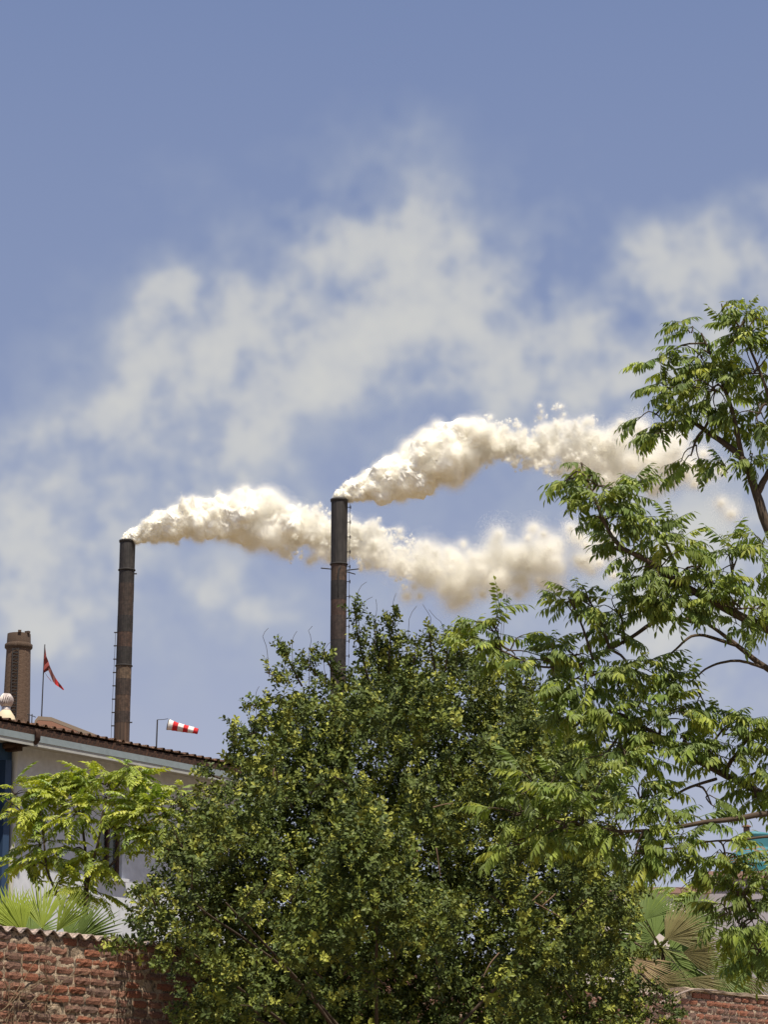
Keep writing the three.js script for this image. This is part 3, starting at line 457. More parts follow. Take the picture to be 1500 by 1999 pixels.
const barkT = tex(128, 256, (x, y) => { const [a, b, c] = loop3(x, y, 128, 256, 5), n = fbm(a * 2, b * 2, c * .6, 5); const v = .75 + .4 * n; return [v, v * .95, v * .9]; }, true);
const bark = std(lin(.15, .115, .085), .95, { map: barkT }), paleBark = std(lin(.30, .21, .15), .95, { map: barkT });
const UP = V(0, 1, 0);
function instanced(name, geo, mat, mats, tints, parent) { const m = new THREE.InstancedMesh(geo, mat, mats.length); mats.forEach((x, i) => { m.setMatrixAt(i, x); m.setColorAt(i, tints[i]); }); m.name = name; m.castShadow = m.receiveShadow = true; m.userData.kind = 'stuff'; parent.add(m); return m; }

// a tree with compound leaves: limbs as drawn, clumps of foliage on twigs
function pinnateTree(o) {
  rand = rng(o.seed);
  const base = o.base, t = thing(o.name, o.label, o.category ?? 'tree', base, 0, o.group), rel = (a) => at(a[0], a[1], a[2] + (o.nearer ?? 0)).sub(base);
  mesh('trunk', tube(o.trunk.map((p) => Array.isArray(p) ? rel(p) : p), o.tr[0], o.tr[1], 14, 10, .008), bark, t);
  const spine = [];
  for (const l of o.limbs) {
    const pts = l.p.map((q) => q.isVector3 ? q : rel(q)); mesh('limb', tube(pts, l.r[0], l.r[1], pts.length * 5, 7, l.r[1] * .22), o.barkMat ?? bark, t);
    const c = new THREE.CatmullRomCurve3(pts, false, 'centripetal'); for (let i = 0; i <= 12; i++) spine.push({ p: c.getPointAt(i / 12), r: lerp(l.r[0], l.r[1], i / 12) });
  }
  const twigs = [], leaves = [], s0 = 1 / F;
  for (const [px, py, depth, rx, ry, n, droop = .5] of o.clumps) {
    const C = rel([px, py, depth]), s = depth * s0; let best = null, bd = 1e9; for (const q of spine) { const d = q.p.distanceTo(C) + (q.p.y > C.y + .3 ? .3 : 0); if (d < bd) { bd = d; best = q; } }
    const A = best.p, k = Math.max(2, Math.round(n * (o.thin ?? 1) / 5));
    if (bd > .12) twigs.push(tube([A, A.clone().lerp(C, .5).add(V(0, .05, 0)), C], Math.min(best.r, .014), .006, 6, 5));
    for (let i = 0; i < k; i++) {
      const z = R(-1, 1), a = R(0, 6.283), rr = Math.pow(rand(), .4), q = Math.sqrt(1 - z * z) * rr, E = C.clone().add(V(Math.cos(a) * q * rx * s, Math.sin(a) * q * ry * s, z * rr * .5 * (rx + ry) * .5 * s));
      const B = A.clone().lerp(C, R(.55, 1)), M = B.clone().lerp(E, .55).add(V(R(-.03, .03), R(0, .06), R(-.03, .03)));
      twigs.push(tube([B, M, E], .006, .003, 5, 4));
      const dir = E.clone().sub(M).normalize(), m = Math.round(n * (o.thin ?? 1) / k);
      for (let j = 0; j < m; j++) { const side = V(R(-1, 1), R(-.5, .7), R(-1, 1)), d = dir.clone().multiplyScalar(R(.2, 1)).add(side.multiplyScalar(.9)); if (d.lengthSq() < .05) d.set(1, .2, .3); d.normalize(); d.y = d.y * .6 + R(-.25, .25) * droop; d.normalize();
        leaves.push({ p: M.clone().lerp(E, j === 0 ? 1 : R(.25, 1)), d, s: R(.72, 1.12) * (o.size ?? 1), roll: R(-.45, .45) }); }
    }
  }
  tag(mesh('twigs', mergeGeometries(twigs), bark, t), null, null, null, 'stuff');
  const geos = o.leafs, rest = geos.map(() => [[], []]), mats = o.colors.map((c) => leafMat(lin(...c), o.leafLook)), white = leafMat(lin(1, 1, 1), o.leafLook);
  leaves.sort((a, b) => b.p.z - a.p.z); let n = 0;
  for (const [i, l] of leaves.entries()) {
    const mt = turnTo(l.d, UP, l.roll).scale(V(l.s, l.s, l.s)).setPosition(l.p), gi = Math.floor(rand() * geos.length), ci = Math.floor(rand() * mats.length);
    if (n < o.single && i % 3 === 0) { n++; const m = mesh('leaf', geos[gi], mats[ci], t); mt.decompose(m.position, m.quaternion, m.scale); }
    else { rest[gi][0].push(mt); const v = R(.8, 1.2), c = o.colors[ci]; rest[gi][1].push(lin(c[0] * v * R(.9, 1.1), c[1] * v, c[2] * v)); }
  }
  geos.forEach((g, i) => rest[i][0].length && instanced('crown', g, white, rest[i][0], rest[i][1], t));
  console.log(o.name, 'leaves', leaves.length, 'single', n);
  return t;
}
rand = rng(51);
const neemLeaf = Array.from({ length: 5 }, (_, i) => pinnate(5 + i % 3, R(.26, .36), .088, .027, R(.3, .9), R(.5, 1.3)));
const ailLeaf = Array.from({ length: 4 }, (_, i) => pinnate(9 + i % 3, R(.42, .55), .085, .034, R(.3, .6), R(.1, .45)));

{ // the tall tree whose boughs reach in from the right
  const d = 21.5, base = at(1800, 1800, 20.2).setY(0), T = (x, y, z) => at(x, y, z - 2.3).sub(base);
  pinnateTree({ name: 'leafy_tree', label: 'tall feathery-leaved green tree reaching in from the right border', seed: 61, thin: .92, nearer: -2.3, size: .8, leafLook: { transmission: .45 }, base, tr: [.16, .09], single: 290, leafs: neemLeaf,
    trunk: [V(0, -.1, 0), T(1790, 2100, 22.4), T(1740, 1800, 22.2), T(1680, 1550, 22), T(1620, 1300, 21.8), T(1560, 1140, 21.6)],
    limbs: [
      { p: [[1560, 1140, 21.6], [1500, 1030, 21.5], [1478, 965, 21.5], [1450, 895, 21.5], [1385, 845, 21.6], [1320, 800, 21.7]], r: [.055, .012] },
      { p: [[1478, 965, 21.5], [1500, 925, 21.5], [1530, 860, 21.3]], r: [.03, .012] },
      { p: [[1450, 895, 21.5], [1430, 800, 21.4], [1400, 720, 21.5], [1370, 650, 21.5]], r: [.022, .007] },
      { p: [[1530, 860, 21.3], [1490, 740, 21.3], [1450, 650, 21.3], [1420, 600, 21.3]], r: [.018, .006] },
      { p: [[1610, 1270, 21.8], [1500, 1228, 21.4], [1440, 1200, 21.2], [1330, 1140, 21.1], [1265, 1095, 21], [1205, 1060, 21], [1165, 980, 21], [1145, 930, 21]], r: [.05, .007] },
      { p: [[1330, 1140, 21.1], [1300, 1060, 21.2], [1250, 1000, 21.2]], r: [.016, .006] },
      { p: [[1640, 1380, 21.8], [1500, 1306, 21.6], [1440, 1260, 21.6], [1380, 1215, 21.6]], r: [.04, .012] },
      { p: [[1500, 1306, 21.6], [1440, 1290, 21.5], [1390, 1300, 21.5], [1350, 1330, 21.4]], r: [.014, .006] },
      { p: [[1380, 1215, 21.6], [1290, 1210, 21.5], [1240, 1240, 21.4], [1190, 1268, 21.3], [1130, 1298, 21.3], [1050, 1300, 21.4], [980, 1270, 21.5]], r: [.02, .006] },
      { p: [[1440, 1260, 21.6], [1360, 1240, 21.6], [1320, 1268, 21.5], [1290, 1300, 21.5]], r: [.016, .006] },
      { p: [[1690, 1600, 22], [1560, 1585, 21.7], [1480, 1545, 21.5], [1400, 1505, 21.4], [1320, 1460, 21.3], [1260, 1420, 21.3], [1200, 1390, 21.3]], r: [.045, .012] },
      { p: [[1400, 1520, 21.4], [1340, 1540, 21.3], [1290, 1570, 21.3], [1220, 1590, 21.3]], r: [.013, .005] },
      { p: [[1700, 1600, 22], [1500, 1588, 21.2], [1440, 1598, 21.1], [1370, 1606, 21], [1300, 1618, 21], [1200, 1622, 21], [1080, 1600, 21.2]], r: [.035, .007] },
      { p: [[1700, 1630, 22], [1500, 1633, 21.2], [1440, 1640, 21.1], [1380, 1643, 21.1], [1320, 1660, 21.1]], r: [.02, .005] },
      { p: [[1740, 1800, 22.2], [1600, 1760, 21.6], [1500, 1760, 21.3], [1440, 1800, 21.2]], r: [.03, .006] },
    ],
    clumps: [
      [1360, 700, 21.5, 70, 60, 46], [1440, 660, 21.3, 70, 60, 46], [1480, 620, 21.3, 40, 40, 22], [1410, 608, 21.3, 14, 26, 4], [1345, 650, 21.5, 26, 34, 10], [1290, 700, 21.6, 34, 22, 8], [1300, 750, 21.6, 45, 35, 18], [1390, 760, 21.4, 80, 55, 54], [1470, 730, 21.3, 60, 70, 46], [1480, 810, 21.3, 60, 55, 34], [1400, 820, 21.5, 70, 45, 34], [1300, 850, 21.6, 60, 30, 18], [1350, 890, 21.6, 45, 45, 14, 1], [1410, 930, 21.5, 35, 30, 8, 1], [1470, 885, 21.4, 35, 40, 12], [1280, 810, 21.6, 45, 22, 9],
      [1135, 905, 21, 26, 36, 9], [1110, 935, 21, 20, 28, 7], [1170, 950, 21, 55, 40, 26], [1230, 960, 21.1, 50, 30, 16], [1170, 1010, 21, 50, 40, 26], [1240, 1020, 21.1, 70, 45, 44], [1310, 1050, 21.1, 70, 45, 38], [1200, 1075, 21, 55, 35, 18, 1], [1290, 1110, 21, 75, 45, 40], [1370, 1110, 21.1, 60, 40, 26], [1370, 1160, 21.1, 90, 45, 50], [1300, 1175, 21.1, 70, 35, 30], [1450, 1190, 21.1, 70, 50, 40], [1150, 1170, 21.2, 55, 32, 20], [1210, 1190, 21.2, 65, 40, 32], [1110, 1165, 21.2, 30, 26, 8], [1220, 1240, 21.3, 50, 30, 16], [1440, 1090, 21.2, 50, 40, 24], [1490, 1090, 21.2, 35, 60, 22], [1490, 1180, 21.2, 30, 40, 14],
      [960, 1215, 21.5, 55, 45, 26], [1000, 1270, 21.5, 60, 45, 34], [930, 1270, 21.6, 50, 40, 20], [1070, 1285, 21.3, 60, 40, 28], [1120, 1270, 21.3, 60, 30, 22], [1150, 1330, 21.2, 80, 45, 46], [1240, 1320, 21.2, 80, 40, 44], [1310, 1320, 21.3, 55, 40, 28], [1080, 1350, 21.3, 60, 40, 26], [1200, 1390, 21.2, 100, 45, 56], [1300, 1390, 21.2, 80, 50, 48], [1120, 1420, 21.3, 70, 40, 26], [1270, 1450, 21.2, 80, 45, 42], [1350, 1440, 21.2, 55, 40, 26], [1370, 1360, 21.4, 35, 35, 10, 1],
      [1440, 1400, 21.3, 60, 35, 26], [1490, 1420, 21.2, 45, 50, 26], [1450, 1470, 21.3, 60, 45, 30], [1490, 1510, 21.3, 45, 50, 26], [1400, 1480, 21.3, 50, 40, 18], [1480, 1560, 21.4, 30, 40, 12, 1],
      [1180, 1480, 21.1, 80, 50, 34], [1060, 1540, 21.1, 80, 45, 36], [1150, 1560, 21.0, 90, 50, 48], [1250, 1560, 21.1, 90, 45, 40], [1000, 1590, 21.1, 60, 35, 22], [1100, 1620, 21, 90, 45, 44], [1220, 1630, 21, 90, 45, 46], [1310, 1600, 21.1, 70, 40, 30], [1330, 1660, 21.0, 80, 40, 44, 1], [1240, 1670, 21, 60, 35, 24, 1], [1420, 1680, 21.1, 70, 40, 36, 1], [1390, 1570, 21.2, 35, 18, 7], [1020, 1650, 21.1, 60, 30, 14, 1],
      [1440, 1740, 21.2, 60, 40, 34], [1490, 1720, 21.2, 40, 45, 26], [1470, 1800, 21.2, 60, 55, 48], [1490, 1860, 21.3, 40, 50, 26], [1420, 1780, 21.2, 40, 40, 20],
    ],
    colors: [[.17, .24, .012], [.22, .29, .016], [.12, .185, .013], [.34, .40, .03], [.18, .255, .02]] });
}
{ // young yellow-green tree behind the wall at left
  const base = at(150, 1800, 28).setY(0), d = 28;
  pinnateTree({ name: 'young_tree', label: 'young yellow-green feathery tree behind the brick wall before the white hall', seed: 71, thin: 1.45, size: .8, base, tr: [.05, .03], single: 200, leafs: ailLeaf, barkMat: bark, leafLook: { transmission: .52 },
    trunk: [V(0, -.05, 0), [160, 1900, d], [165, 1800, d], [168, 1720, d]],
    limbs: [
      { p: [[160, 1850, d], [118, 1760, d], [92, 1700, d - .1], [85, 1640, d - .1], [75, 1570, d - .1]], r: [.022, .006] }, { p: [[168, 1720, d], [165, 1650, d], [150, 1570, d], [110, 1520, d]], r: [.02, .006] },
      { p: [[168, 1720, d], [190, 1650, d - .2], [205, 1570, d - .2], [240, 1520, d - .2]], r: [.018, .006] }, { p: [[168, 1720, d], [215, 1690, d - .2], [270, 1620, d - .3], [330, 1580, d - .3]], r: [.018, .006] }, { p: [[85, 1640, d], [50, 1590, d], [10, 1560, d]], r: [.01, .005] },
    ],
    clumps: [[105, 1525, d, 40, 25, 16], [150, 1500, d, 20, 20, 8], [150, 1545, d, 55, 30, 26], [205, 1530, d - .1, 45, 25, 18], [255, 1500, d - .2, 22, 24, 10], [275, 1525, d - .2, 40, 20, 14], [220, 1565, d - .1, 60, 30, 26], [30, 1550, d, 45, 22, 16], [15, 1590, d, 30, 20, 8], [80, 1580, d, 40, 25, 16], [150, 1590, d - .2, 60, 30, 24], [290, 1580, d - .3, 60, 30, 24], [340, 1590, d - .3, 40, 45, 22], [360, 1550, d - .2, 30, 30, 10], [230, 1620, d - .2, 60, 30, 22], [300, 1640, d - .3, 50, 30, 18], [80, 1650, d, 50, 30, 16], [60, 1690, d, 40, 20, 10], [140, 1660, d, 50, 35, 18], [200, 1680, d - .1, 50, 30, 16], [120, 1720, d, 45, 30, 10], [180, 1740, d, 45, 25, 10]],
    colors: [[.46, .52, .025], [.54, .58, .04], [.36, .44, .025], [.24, .33, .02]] });
}
{ // small yellow-green sapling beside the right palm
  const d = 37.2, base = at(1345, 1850, d).setY(0);
  pinnateTree({ name: 'young_tree', label: 'small bright yellow-green sapling rising beside the right fan palm', seed: 72, base, tr: [.03, .015], single: 60, leafs: ailLeaf, size: .8, leafLook: { transmission: .42 },
    trunk: [V(0, -.05, 0), [1345, 1900, d], [1345, 1830, d]],
    limbs: [{ p: [[1345, 1830, d], [1340, 1780, d], [1330, 1735, d]], r: [.012, .005] }, { p: [[1345, 1830, d], [1370, 1790, d], [1395, 1770, d]], r: [.012, .005] }],
    clumps: [[1330, 1735, d, 40, 22, 14], [1310, 1765, d, 35, 22, 12], [1365, 1770, d, 40, 25, 16], [1400, 1785, d, 30, 22, 10], [1350, 1810, d, 35, 25, 10], [1360, 1830, d - .3, 25, 20, 6]],
    colors: [[.40, .46, .045], [.30, .38, .03], [.18, .26, .025]] });
}

// fan palms
function fan(L, blades, spread, cup, split = .55) { // blades join into a pleated fan, then part
  const pos = [], idx = []; let n = 0;
  for (let i = 0; i < blades; i++) {
    const f = (i + .5) / blades * 2 - 1, a = f * spread, l = L * (.72 + .28 * Math.cos(f * 1.2)) * R(.9, 1.08), dir = V(Math.cos(a), 0, Math.sin(a)), side = V(-Math.sin(a), 0, Math.cos(a)), wMid = l * split * spread / blades * 1.02, bend = R(.02, .16), ty = R(-.03, .03);
    const rows = [[0, .004], [split * .5, wMid * .5], [split, wMid], [.78, wMid * .62], [1, .001]].map(([u, w]) => { const c = dir.clone().multiplyScalar(l * u); c.y = -cup * l * u * u - (u > split ? bend * l * (u - split) : 0) + ty * u; return [c, w]; });
    const s0 = n; for (const [c, w] of rows) { const p = c.clone().addScaledVector(side, -w), q = c.clone().addScaledVector(side, w); pos.push(p.x, p.y + w * .45, p.z, c.x, c.y, c.z, q.x, q.y + w * .45, q.z); n += 3; }
    for (let r = 0; r < 4; r++) { const b = s0 + r * 3; idx.push(b, b + 1, b + 3, b + 1, b + 4, b + 3, b + 1, b + 2, b + 4, b + 2, b + 5, b + 4); }
  }
  const g = new THREE.BufferGeometry(); g.setAttribute('position', new THREE.Float32BufferAttribute(pos, 3)); g.setIndex(idx); return flat(g);
}
function palm(o) {
  rand = rng(o.seed); const back = o.back ?? 0;
  const t = thing('fan_palm', o.label, 'palm', o.base, 0, 'fan palms behind the brick wall'), rel = (a) => at(a[0], a[1], a[2] + back).sub(o.base);
  const heart = rel(o.heart), hairy = std(lin(.16, .11, .07), 1, { map: barkT });
  mesh('trunk', tube([V(0, -.05, 0), V(heart.x * .5, heart.y * .5, heart.z * .5), heart], .14, .10, 14, 10, .015), hairy, t);
  for (const [hub, tip, roll, cup, c, L, spread, blades = 26] of o.fronds) {
    const H = rel(hub), T = rel(tip), d = T.clone().sub(H), up = V(0, .3, 1), g = fan(L ?? d.length(), blades, spread ?? 1.5, cup, .55);
    const m = mesh('frond', g, o.mats[c], t), mt = turnTo(d, up, roll).setPosition(H); mt.decompose(m.position, m.quaternion, m.scale);
    const inv = new THREE.Matrix4().copy(mt).invert(), A = heart.clone().applyMatrix4(inv), mid = A.clone().multiplyScalar(.5).add(V(0, .04, 0));
    mesh('petiole', tube([A, mid, V(0, 0, 0)], .014, .008, 8, 6), o.stalk, m);
  }
}
const palmGreen = leafMat(lin(.27, .34, .018), { transmission: .4, clearcoat: .12 }), palmDeep = leafMat(lin(.12, .18, .025), { clearcoat: .15 }), palmDry = leafMat(lin(.38, .27, .14), { clearcoat: 0, transmission: .25 }), palmFade = leafMat(lin(.21, .18, .06), { clearcoat: .1 }), stalk = std(lin(.14, .15, .04), .7);
palm({ seed: 81, base: at(110, 1830, 26.5).setY(0), heart: [105, 1850, 26.5], mats: [palmGreen, palmDeep, palmFade], stalk, label: 'bright green fan palm above the brick wall at lower left',
  fronds: [[[82, 1812, 26.2], [80, 1712, 26.4], -.2, .05, 0, .56, .7, 22], [[45, 1822, 25.6], [12, 1752, 25.6], .15, .1, 0, .52, .75, 22], [[110, 1818, 25.7], [150, 1748, 25.6], -.3, .08, 0, .5, .6, 20], [[20, 1815, 26], [-30, 1760, 26], 0, .1, 0, .5, 1.4], [[150, 1835, 26.2], [225, 1800, 26.1], .2, .15, 1, .48, 1.1, 24], [[130, 1832, 26.8], [190, 1780, 26.9], .1, .1, 1, .45, 1.2, 24], [[60, 1830, 27], [50, 1760, 27.2], .1, .1, 1, .5, 1.3, 24]] });
palm({ seed: 82, back: 2.9, base: at(1290, 1900, 36.4).setY(0), heart: [1290, 1850, 33.5], mats: [palmGreen, palmDeep, palmFade, palmDry], stalk, label: 'fan palm with tan dead fronds above the corrugated coping at right',
  fronds: [[[1255, 1800, 33.2], [1235, 1728, 33.4], -.2, .08, 0, .62, 1.1, 28], [[1262, 1795, 32.8], [1290, 1735, 32.9], -.3, .08, 1, .6, 1.0, 26], [[1300, 1835, 32.6], [1350, 1780, 32.6], -.2, .12, 2, .6, .8, 24], [[1305, 1832, 32.4], [1380, 1800, 32.3], .1, .15, 2, .6, .8, 22], [[1335, 1860, 32.3], [1405, 1865, 32.1], .4, .15, 2, .62, .7, 24], [[1345, 1800, 33.3], [1400, 1770, 33.3], -.2, .1, 1, .6, 1.2, 26],
    [[1225, 1868, 31.9], [1285, 1915, 31.6], .2, .12, 3, .72, .62, 26], [[1270, 1915, 31.9], [1360, 1925, 31.7], .3, .12, 2, .62, .5, 22], [[1345, 1910, 32.2], [1420, 1935, 32], .2, .15, 2, .6, .5, 20], [[1240, 1840, 32.6], [1180, 1880, 32.4], 0, .15, 1, .6, 1.0], [[1320, 1880, 33], [1300, 1930, 32.8], 0, .15, 1, .6, 1.3], [[1300, 1870, 33.4], [1390, 1890, 33.4], 0, .15, 1, .7, 1.4], [[1400, 1900, 33.2], [1450, 1930, 33], .2, .15, 1, .6, 1.2], [[1280, 1830, 33.9], [1240, 1800, 34], .1, .12, 1, .7, 1.6, 30], [[1300, 1830, 34], [1330, 1790, 34.1], .1, .12, 1, .7, 1.6, 30], [[1280, 1860, 33.9], [1210, 1850, 33.8], .1, .12, 1, .7, 1.5, 30], [[1310, 1850, 33.9], [1390, 1830, 33.9], .1, .12, 1, .75, 1.5, 30], [[1290, 1880, 33.2], [1250, 1930, 33], .1, .12, 1, .7, 1.4, 28], [[1340, 1880, 33.6], [1400, 1920, 33.5], .1, .12, 1, .7, 1.3, 28]] });
palm({ seed: 83, back: 1.6, base: at(1455, 1930, 37.6).setY(0), heart: [1455, 1885, 36], mats: [palmGreen, palmDeep, palmFade, palmDry], stalk, label: 'dark fan palm half hidden by leaves at the lower right border',
  fronds: [[[1450, 1885, 35.8], [1400, 1850, 35.8], 0, .15, 1, .6, 1.2], [[1460, 1885, 35.8], [1470, 1840, 35.8], 0, .15, 1, .6, 1.3], [[1465, 1890, 35.7], [1515, 1880, 35.7], 0, .15, 1, .6, 1.2], [[1450, 1900, 35.5], [1480, 1945, 35.4], .1, .15, 2, .6, .7], [[1440, 1900, 35.5], [1420, 1950, 35.4], .1, .15, 1, .6, 1.0]] });

// ---------------------------------------------------------------- the big dense bush
{
  rand = rng(91);
  const dBase = (x) => lerp(22.6, 25.6, clamp01((x - 280) / 950)), base = at(720, 1900, 24.4).setY(0), rel = (a) => at(...a).sub(base);
  const t = thing('dense_bush', 'huge dense dark green small-leaved bush overgrowing the brick wall', 'bush', base);
  const sprig = () => { const gs = [], L = .17, n = 11, leaf = leafGeo(.052, .031, .3, .2, [[.3, .7], [.65, 1]]), bend = R(-.2, .2); gs.push((() => { const g = tube([V(0, 0, 0), V(L * .5, bend * L * .3, 0), V(L, bend * L, 0)], .003, .0015, 3, 3); g.deleteAttribute('uv'); return flat(g); })());
    for (let i = 0; i < n; i++) { const u = .12 + .9 * i / n, a = i * 2.4 + R(-.4, .4), s = R(.7, 1.2), d = V(R(.35, .9), Math.cos(a), Math.sin(a)); gs.push(leaf.clone().scale(s, s, s).applyMatrix4(turnTo(d, V(R(.5, 1), R(.2, .8), R(-.4, .4)).normalize(), R(-.6, .6))).translate(L * u, bend * L * u * u, 0)); } return mergeGeometries(gs); };
  const sprigs = Array.from({ length: 5 }, sprig);
  // outline of the bush, as points seen from the lane
  const outline = [[225, 1840], [262, 1770], [292, 1700], [325, 1630], [372, 1590], [425, 1530], [462, 1460], [514, 1405], [550, 1370], [595, 1340], [650, 1338], [692, 1262], [735, 1245], [772, 1245], [805, 1290], [850, 1285], [905, 1275], [960, 1280], [1060, 1330], [1150, 1420], [1215, 1500], [1245, 1600], [1250, 1720], [1245, 1850], [1250, 1930], [1290, 2000], [1300, 2200], [330, 2200], [360, 2000], [365, 1940], [330, 1880], [280, 1865]];
  const inside = (x, y) => { let c = false; for (let i = 0, j = outline.length - 1; i < outline.length; j = i++) { const [xi, yi] = outline[i], [xj, yj] = outline[j]; if ((yi > y) !== (yj > y) && x < (xj - xi) * (y - yi) / (yj - yi) + xi) c = !c; } return c; };
  const edge = (x, y) => { let m = 1e9; for (let i = 0, j = outline.length - 1; i < outline.length; j = i++) { const [ax, ay] = outline[j], [bx, by] = outline[i], dx = bx - ax, dy = by - ay, f = clamp01(((x - ax) * dx + (y - ay) * dy) / (dx * dx + dy * dy)); m = Math.min(m, Math.hypot(x - ax - f * dx, y - ay - f * dy)); } return m; };
  const bins = sprigs.map(() => [[], []]), cols = [[.06, .09, .005], [.09, .122, .007], [.14, .168, .011], [.28, .295, .035]]; let fresh = 1.6;
  const addSprig = (p, d, s, tone = 1) => { const k = Math.floor(rand() * sprigs.length), c = cols[Math.floor(Math.pow(rand(), fresh) * 4)], v = R(.8, 1.2) * tone; bins[k][0].push(turnTo(d, V(R(-.3, .3), 1, R(-.3, .3)), R(-3.1, 3.1)).scale(V(s, s, s)).setPosition(p)); bins[k][1].push(lin(c[0] * v, c[1] * v, c[2] * v)); };
  const clump = (C, r, n, open) => { fresh = R(.8, 2.6); for (let i = 0; i < n; i++) { const z = R(-1, 1), a = R(0, 6.283), q = Math.sqrt(1 - z * z), d = V(q * Math.cos(a), q * Math.sin(a), z); if (d.y < -.35 && rand() < .7 || d.z < -.5 && rand() < .6) { i--; continue; } const rr = r * Math.pow(R(.25, 1), .5), p = C.clone().addScaledVector(d, rr); if (open && noise3(p.x * 1.7 + 4, p.y * 1.45, p.z * .3) < -.05) continue; d.y += .35; d.add(V(R(-.6, .6), R(-.4, .6), R(-.6, .6))); addSprig(p.addScaledVector(d.normalize(), -.06), d, R(.8, 1.15)); } };
  const boughs = [], trunkTop = rel([720, 1900, 24.4]);
  const limbs = [];
  let made = 0; const cs = [];
  while (made < 118) {
    const x = R(225, 1300), y = R(1265, 2150); if (!inside(x, y)) continue; const e = edge(x, y), r = Math.min(R(38, 88), e * .9 + 16) * .0048; if (e < 8) continue;
    if (cs.some((c) => Math.hypot(c[0] - x, c[1] - y) < 52)) { if (rand() < .985) continue; }
    cs.push([x, y]); const T = 1.9 * Math.sqrt(clamp01(e / 320)), z = dBase(x) - T * R(.62, 1); const C = rel([x, y, z]); clump(C, r, Math.round(66 * Math.pow(r / .3, 1.7)) + 5, e > 40); made++; limbs.push(C);
  }
  for (let gx = 270; gx < 1300; gx += 44) for (let gy = 1320; gy < 2160; gy += 44) { const x = gx + R(-20, 20), y = gy + R(-20, 20); if (!inside(x, y) || edge(x, y) < 55) continue; clump(rel([x, y, dBase(x) + R(1.4, 2.2)]), R(.26, .4), 50); } // the inner, farther side
  // shoots that stand out of the top and sides
  const shoot = (pts, n, s = 1) => { const P = pts.map((q) => rel(q)), c = new THREE.CatmullRomCurve3(P); boughs.push(tube(P, .010, .004, 8, 5)); for (let i = 0; i < n; i++) { const u = Math.pow(rand(), .85), p = c.getPointAt(u), d = c.getTangentAt(u).multiplyScalar(.5).add(V(R(-1, 1), R(-.5, .9), R(-1, 1))).normalize(); addSprig(p, d, R(.6, .95) * s); } };
  const z0 = 24;
  for (const [a, b, n] of [[[720, 1330], [690, 1178], 36], [[760, 1330], [772, 1192], 42], [[740, 1330], [735, 1215], 30], [[590, 1340], [555, 1262], 22], [[560, 1330], [517, 1312], 16], [[620, 1320], [605, 1285], 16], [[540, 1370], [485, 1378], 18], [[650, 1310], [632, 1272], 12], [[470, 1470], [455, 1412], 14], [[500, 1430], [462, 1440], 14], [[800, 1320], [812, 1255], 18], [[850, 1310], [838, 1228], 18], [[870, 1310], [872, 1240], 20], [[905, 1300], [895, 1235], 16], [[430, 1520], [395, 1505], 14], [[370, 1590], [335, 1560], 12], [[330, 1660], [300, 1640], 10], [[1200, 1520], [1240, 1470], 14], [[300, 1730], [262, 1745], 14], [[260, 1850], [215, 1848], 10], [[340, 1890], [300, 1880], 12], [[360, 1960], [335, 1985], 14], [[1250, 1900], [1310, 1950], 14], [[1260, 1950], [1330, 1985], 18], [[1240, 1840], [1275, 1870], 12], [[1250, 1980], [1300, 2000], 14]])
    shoot([[a[0], a[1], dBase(a[0]) - .5], [lerp(a[0], b[0], .5) + R(-6, 6), lerp(a[1], b[1], .5), dBase(a[0]) - .6 + R(-.1, .1)], [b[0], b[1], dBase(a[0]) - .7 + R(-.15, .15)]], n * 1.15);
  for (let i = 0; i < 60; i++) { const x = R(300, 1250), y = R(1500, 1990), dx = R(-40, 40), z = dBase(x) - R(1, 1.6); if (!inside(x, y)) continue; shoot([[x, y, z + .35], [x + dx * .5, y - 18, z + .12], [x + dx, y - R(10, 45), z - .05]], 9); }
  sprigs.forEach((g, i) => instanced('foliage', g, leafMat(lin(1, 1, 1), { transmission: .08, clearcoat: .32, clearcoatRoughness: .46 }), bins[i][0], bins[i][1], t));
  mesh('trunk', tube([V(0, -.05, 0), V(.05, trunkTop.y * .5, 0), V(.1, trunkTop.y * .8, -.1)], .16, .10, 10, 9, .01), bark, t);
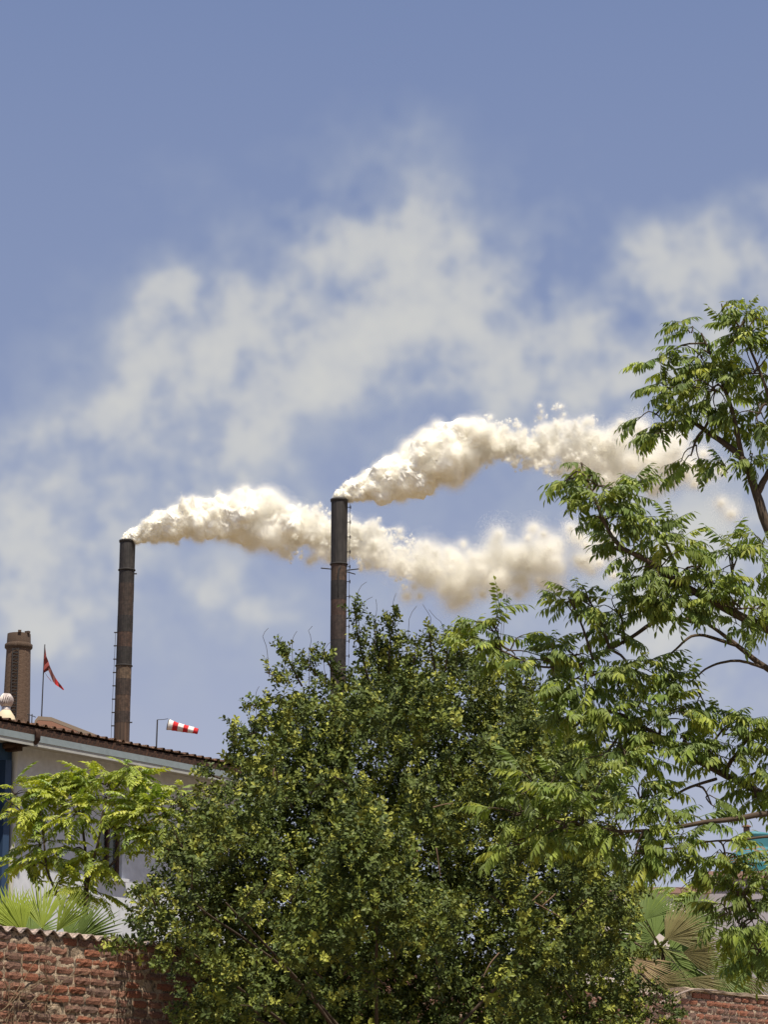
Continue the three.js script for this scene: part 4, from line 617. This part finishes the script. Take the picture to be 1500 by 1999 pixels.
  for (let i = 0; i < 6; i++) { const C = limbs[i * 7 % limbs.length], A = V(.1, trunkTop.y * R(.4, .8), -.1); mesh('bough', tube([A, A.clone().lerp(C, .5).add(V(R(-.15, .15), R(-.1, .2), R(-.5, -.2))), C], .02, .008, 12, 7, .004), bark, t); }
  tag(mesh('shoots', mergeGeometries(boughs), bark, t), null, null, null, 'stuff');
  // bare wisps on top and dead stalks in the face
  const wisp = (pts, r = .0026) => mesh('twig', tube(pts.map((q) => rel(q)), r, .0018, 10, 4), bark, t);
  for (const w of [[[520, 1262], [513, 1240], [524, 1226]], [[603, 1276], [608, 1245], [602, 1232], [610, 1222]], [[572, 1246], [580, 1232]], [[632, 1275], [640, 1258], [648, 1252]], [[696, 1185], [698, 1160], [706, 1143], [716, 1136]], [[702, 1190], [715, 1172], [728, 1165]], [[733, 1215], [736, 1185], [734, 1170]], [[770, 1195], [768, 1175], [774, 1158]], [[795, 1270], [798, 1230], [800, 1205], [808, 1190], [814, 1183]], [[838, 1235], [842, 1208], [832, 1190], [826, 1180]], [[872, 1245], [862, 1215], [850, 1205], [838, 1190]], [[890, 1250], [882, 1228], [870, 1222]], [[500, 1352], [506, 1340]], [[456, 1425], [457, 1405]], [[980, 1210], [976, 1185], [986, 1150]], [[985, 1215], [990, 1190], [990, 1160]], [[1020, 1280], [1028, 1255], [1040, 1236]], [[1056, 1300], [1060, 1272]]])
    wisp([[w[0][0] + R(-6, 6), w[0][1] + 60], ...w].map(([x, y], i) => [x, y, dBase(x) - .6 - i * .04]));
  for (const w of [[[852, 1655], [856, 1680], [860, 1712]], [[846, 1576], [868, 1570], [885, 1568]], [[1045, 1762], [1068, 1775], [1095, 1790]], [[975, 1860], [958, 1880], [945, 1905]], [[1060, 1740], [1040, 1758]], [[815, 1660], [806, 1684]], [[1085, 1745], [1060, 1768]], [[535, 1500], [533, 1516]]]) mesh('twig', tube(w.map(([x, y]) => rel([x, y, dBase(x) - 1.7])), .007, .005, 6, 5), paleBark, t);
  console.log('bush sprigs', bins.reduce((a, b) => a + b[0].length, 0));
}

renderer.render(scene, camera);
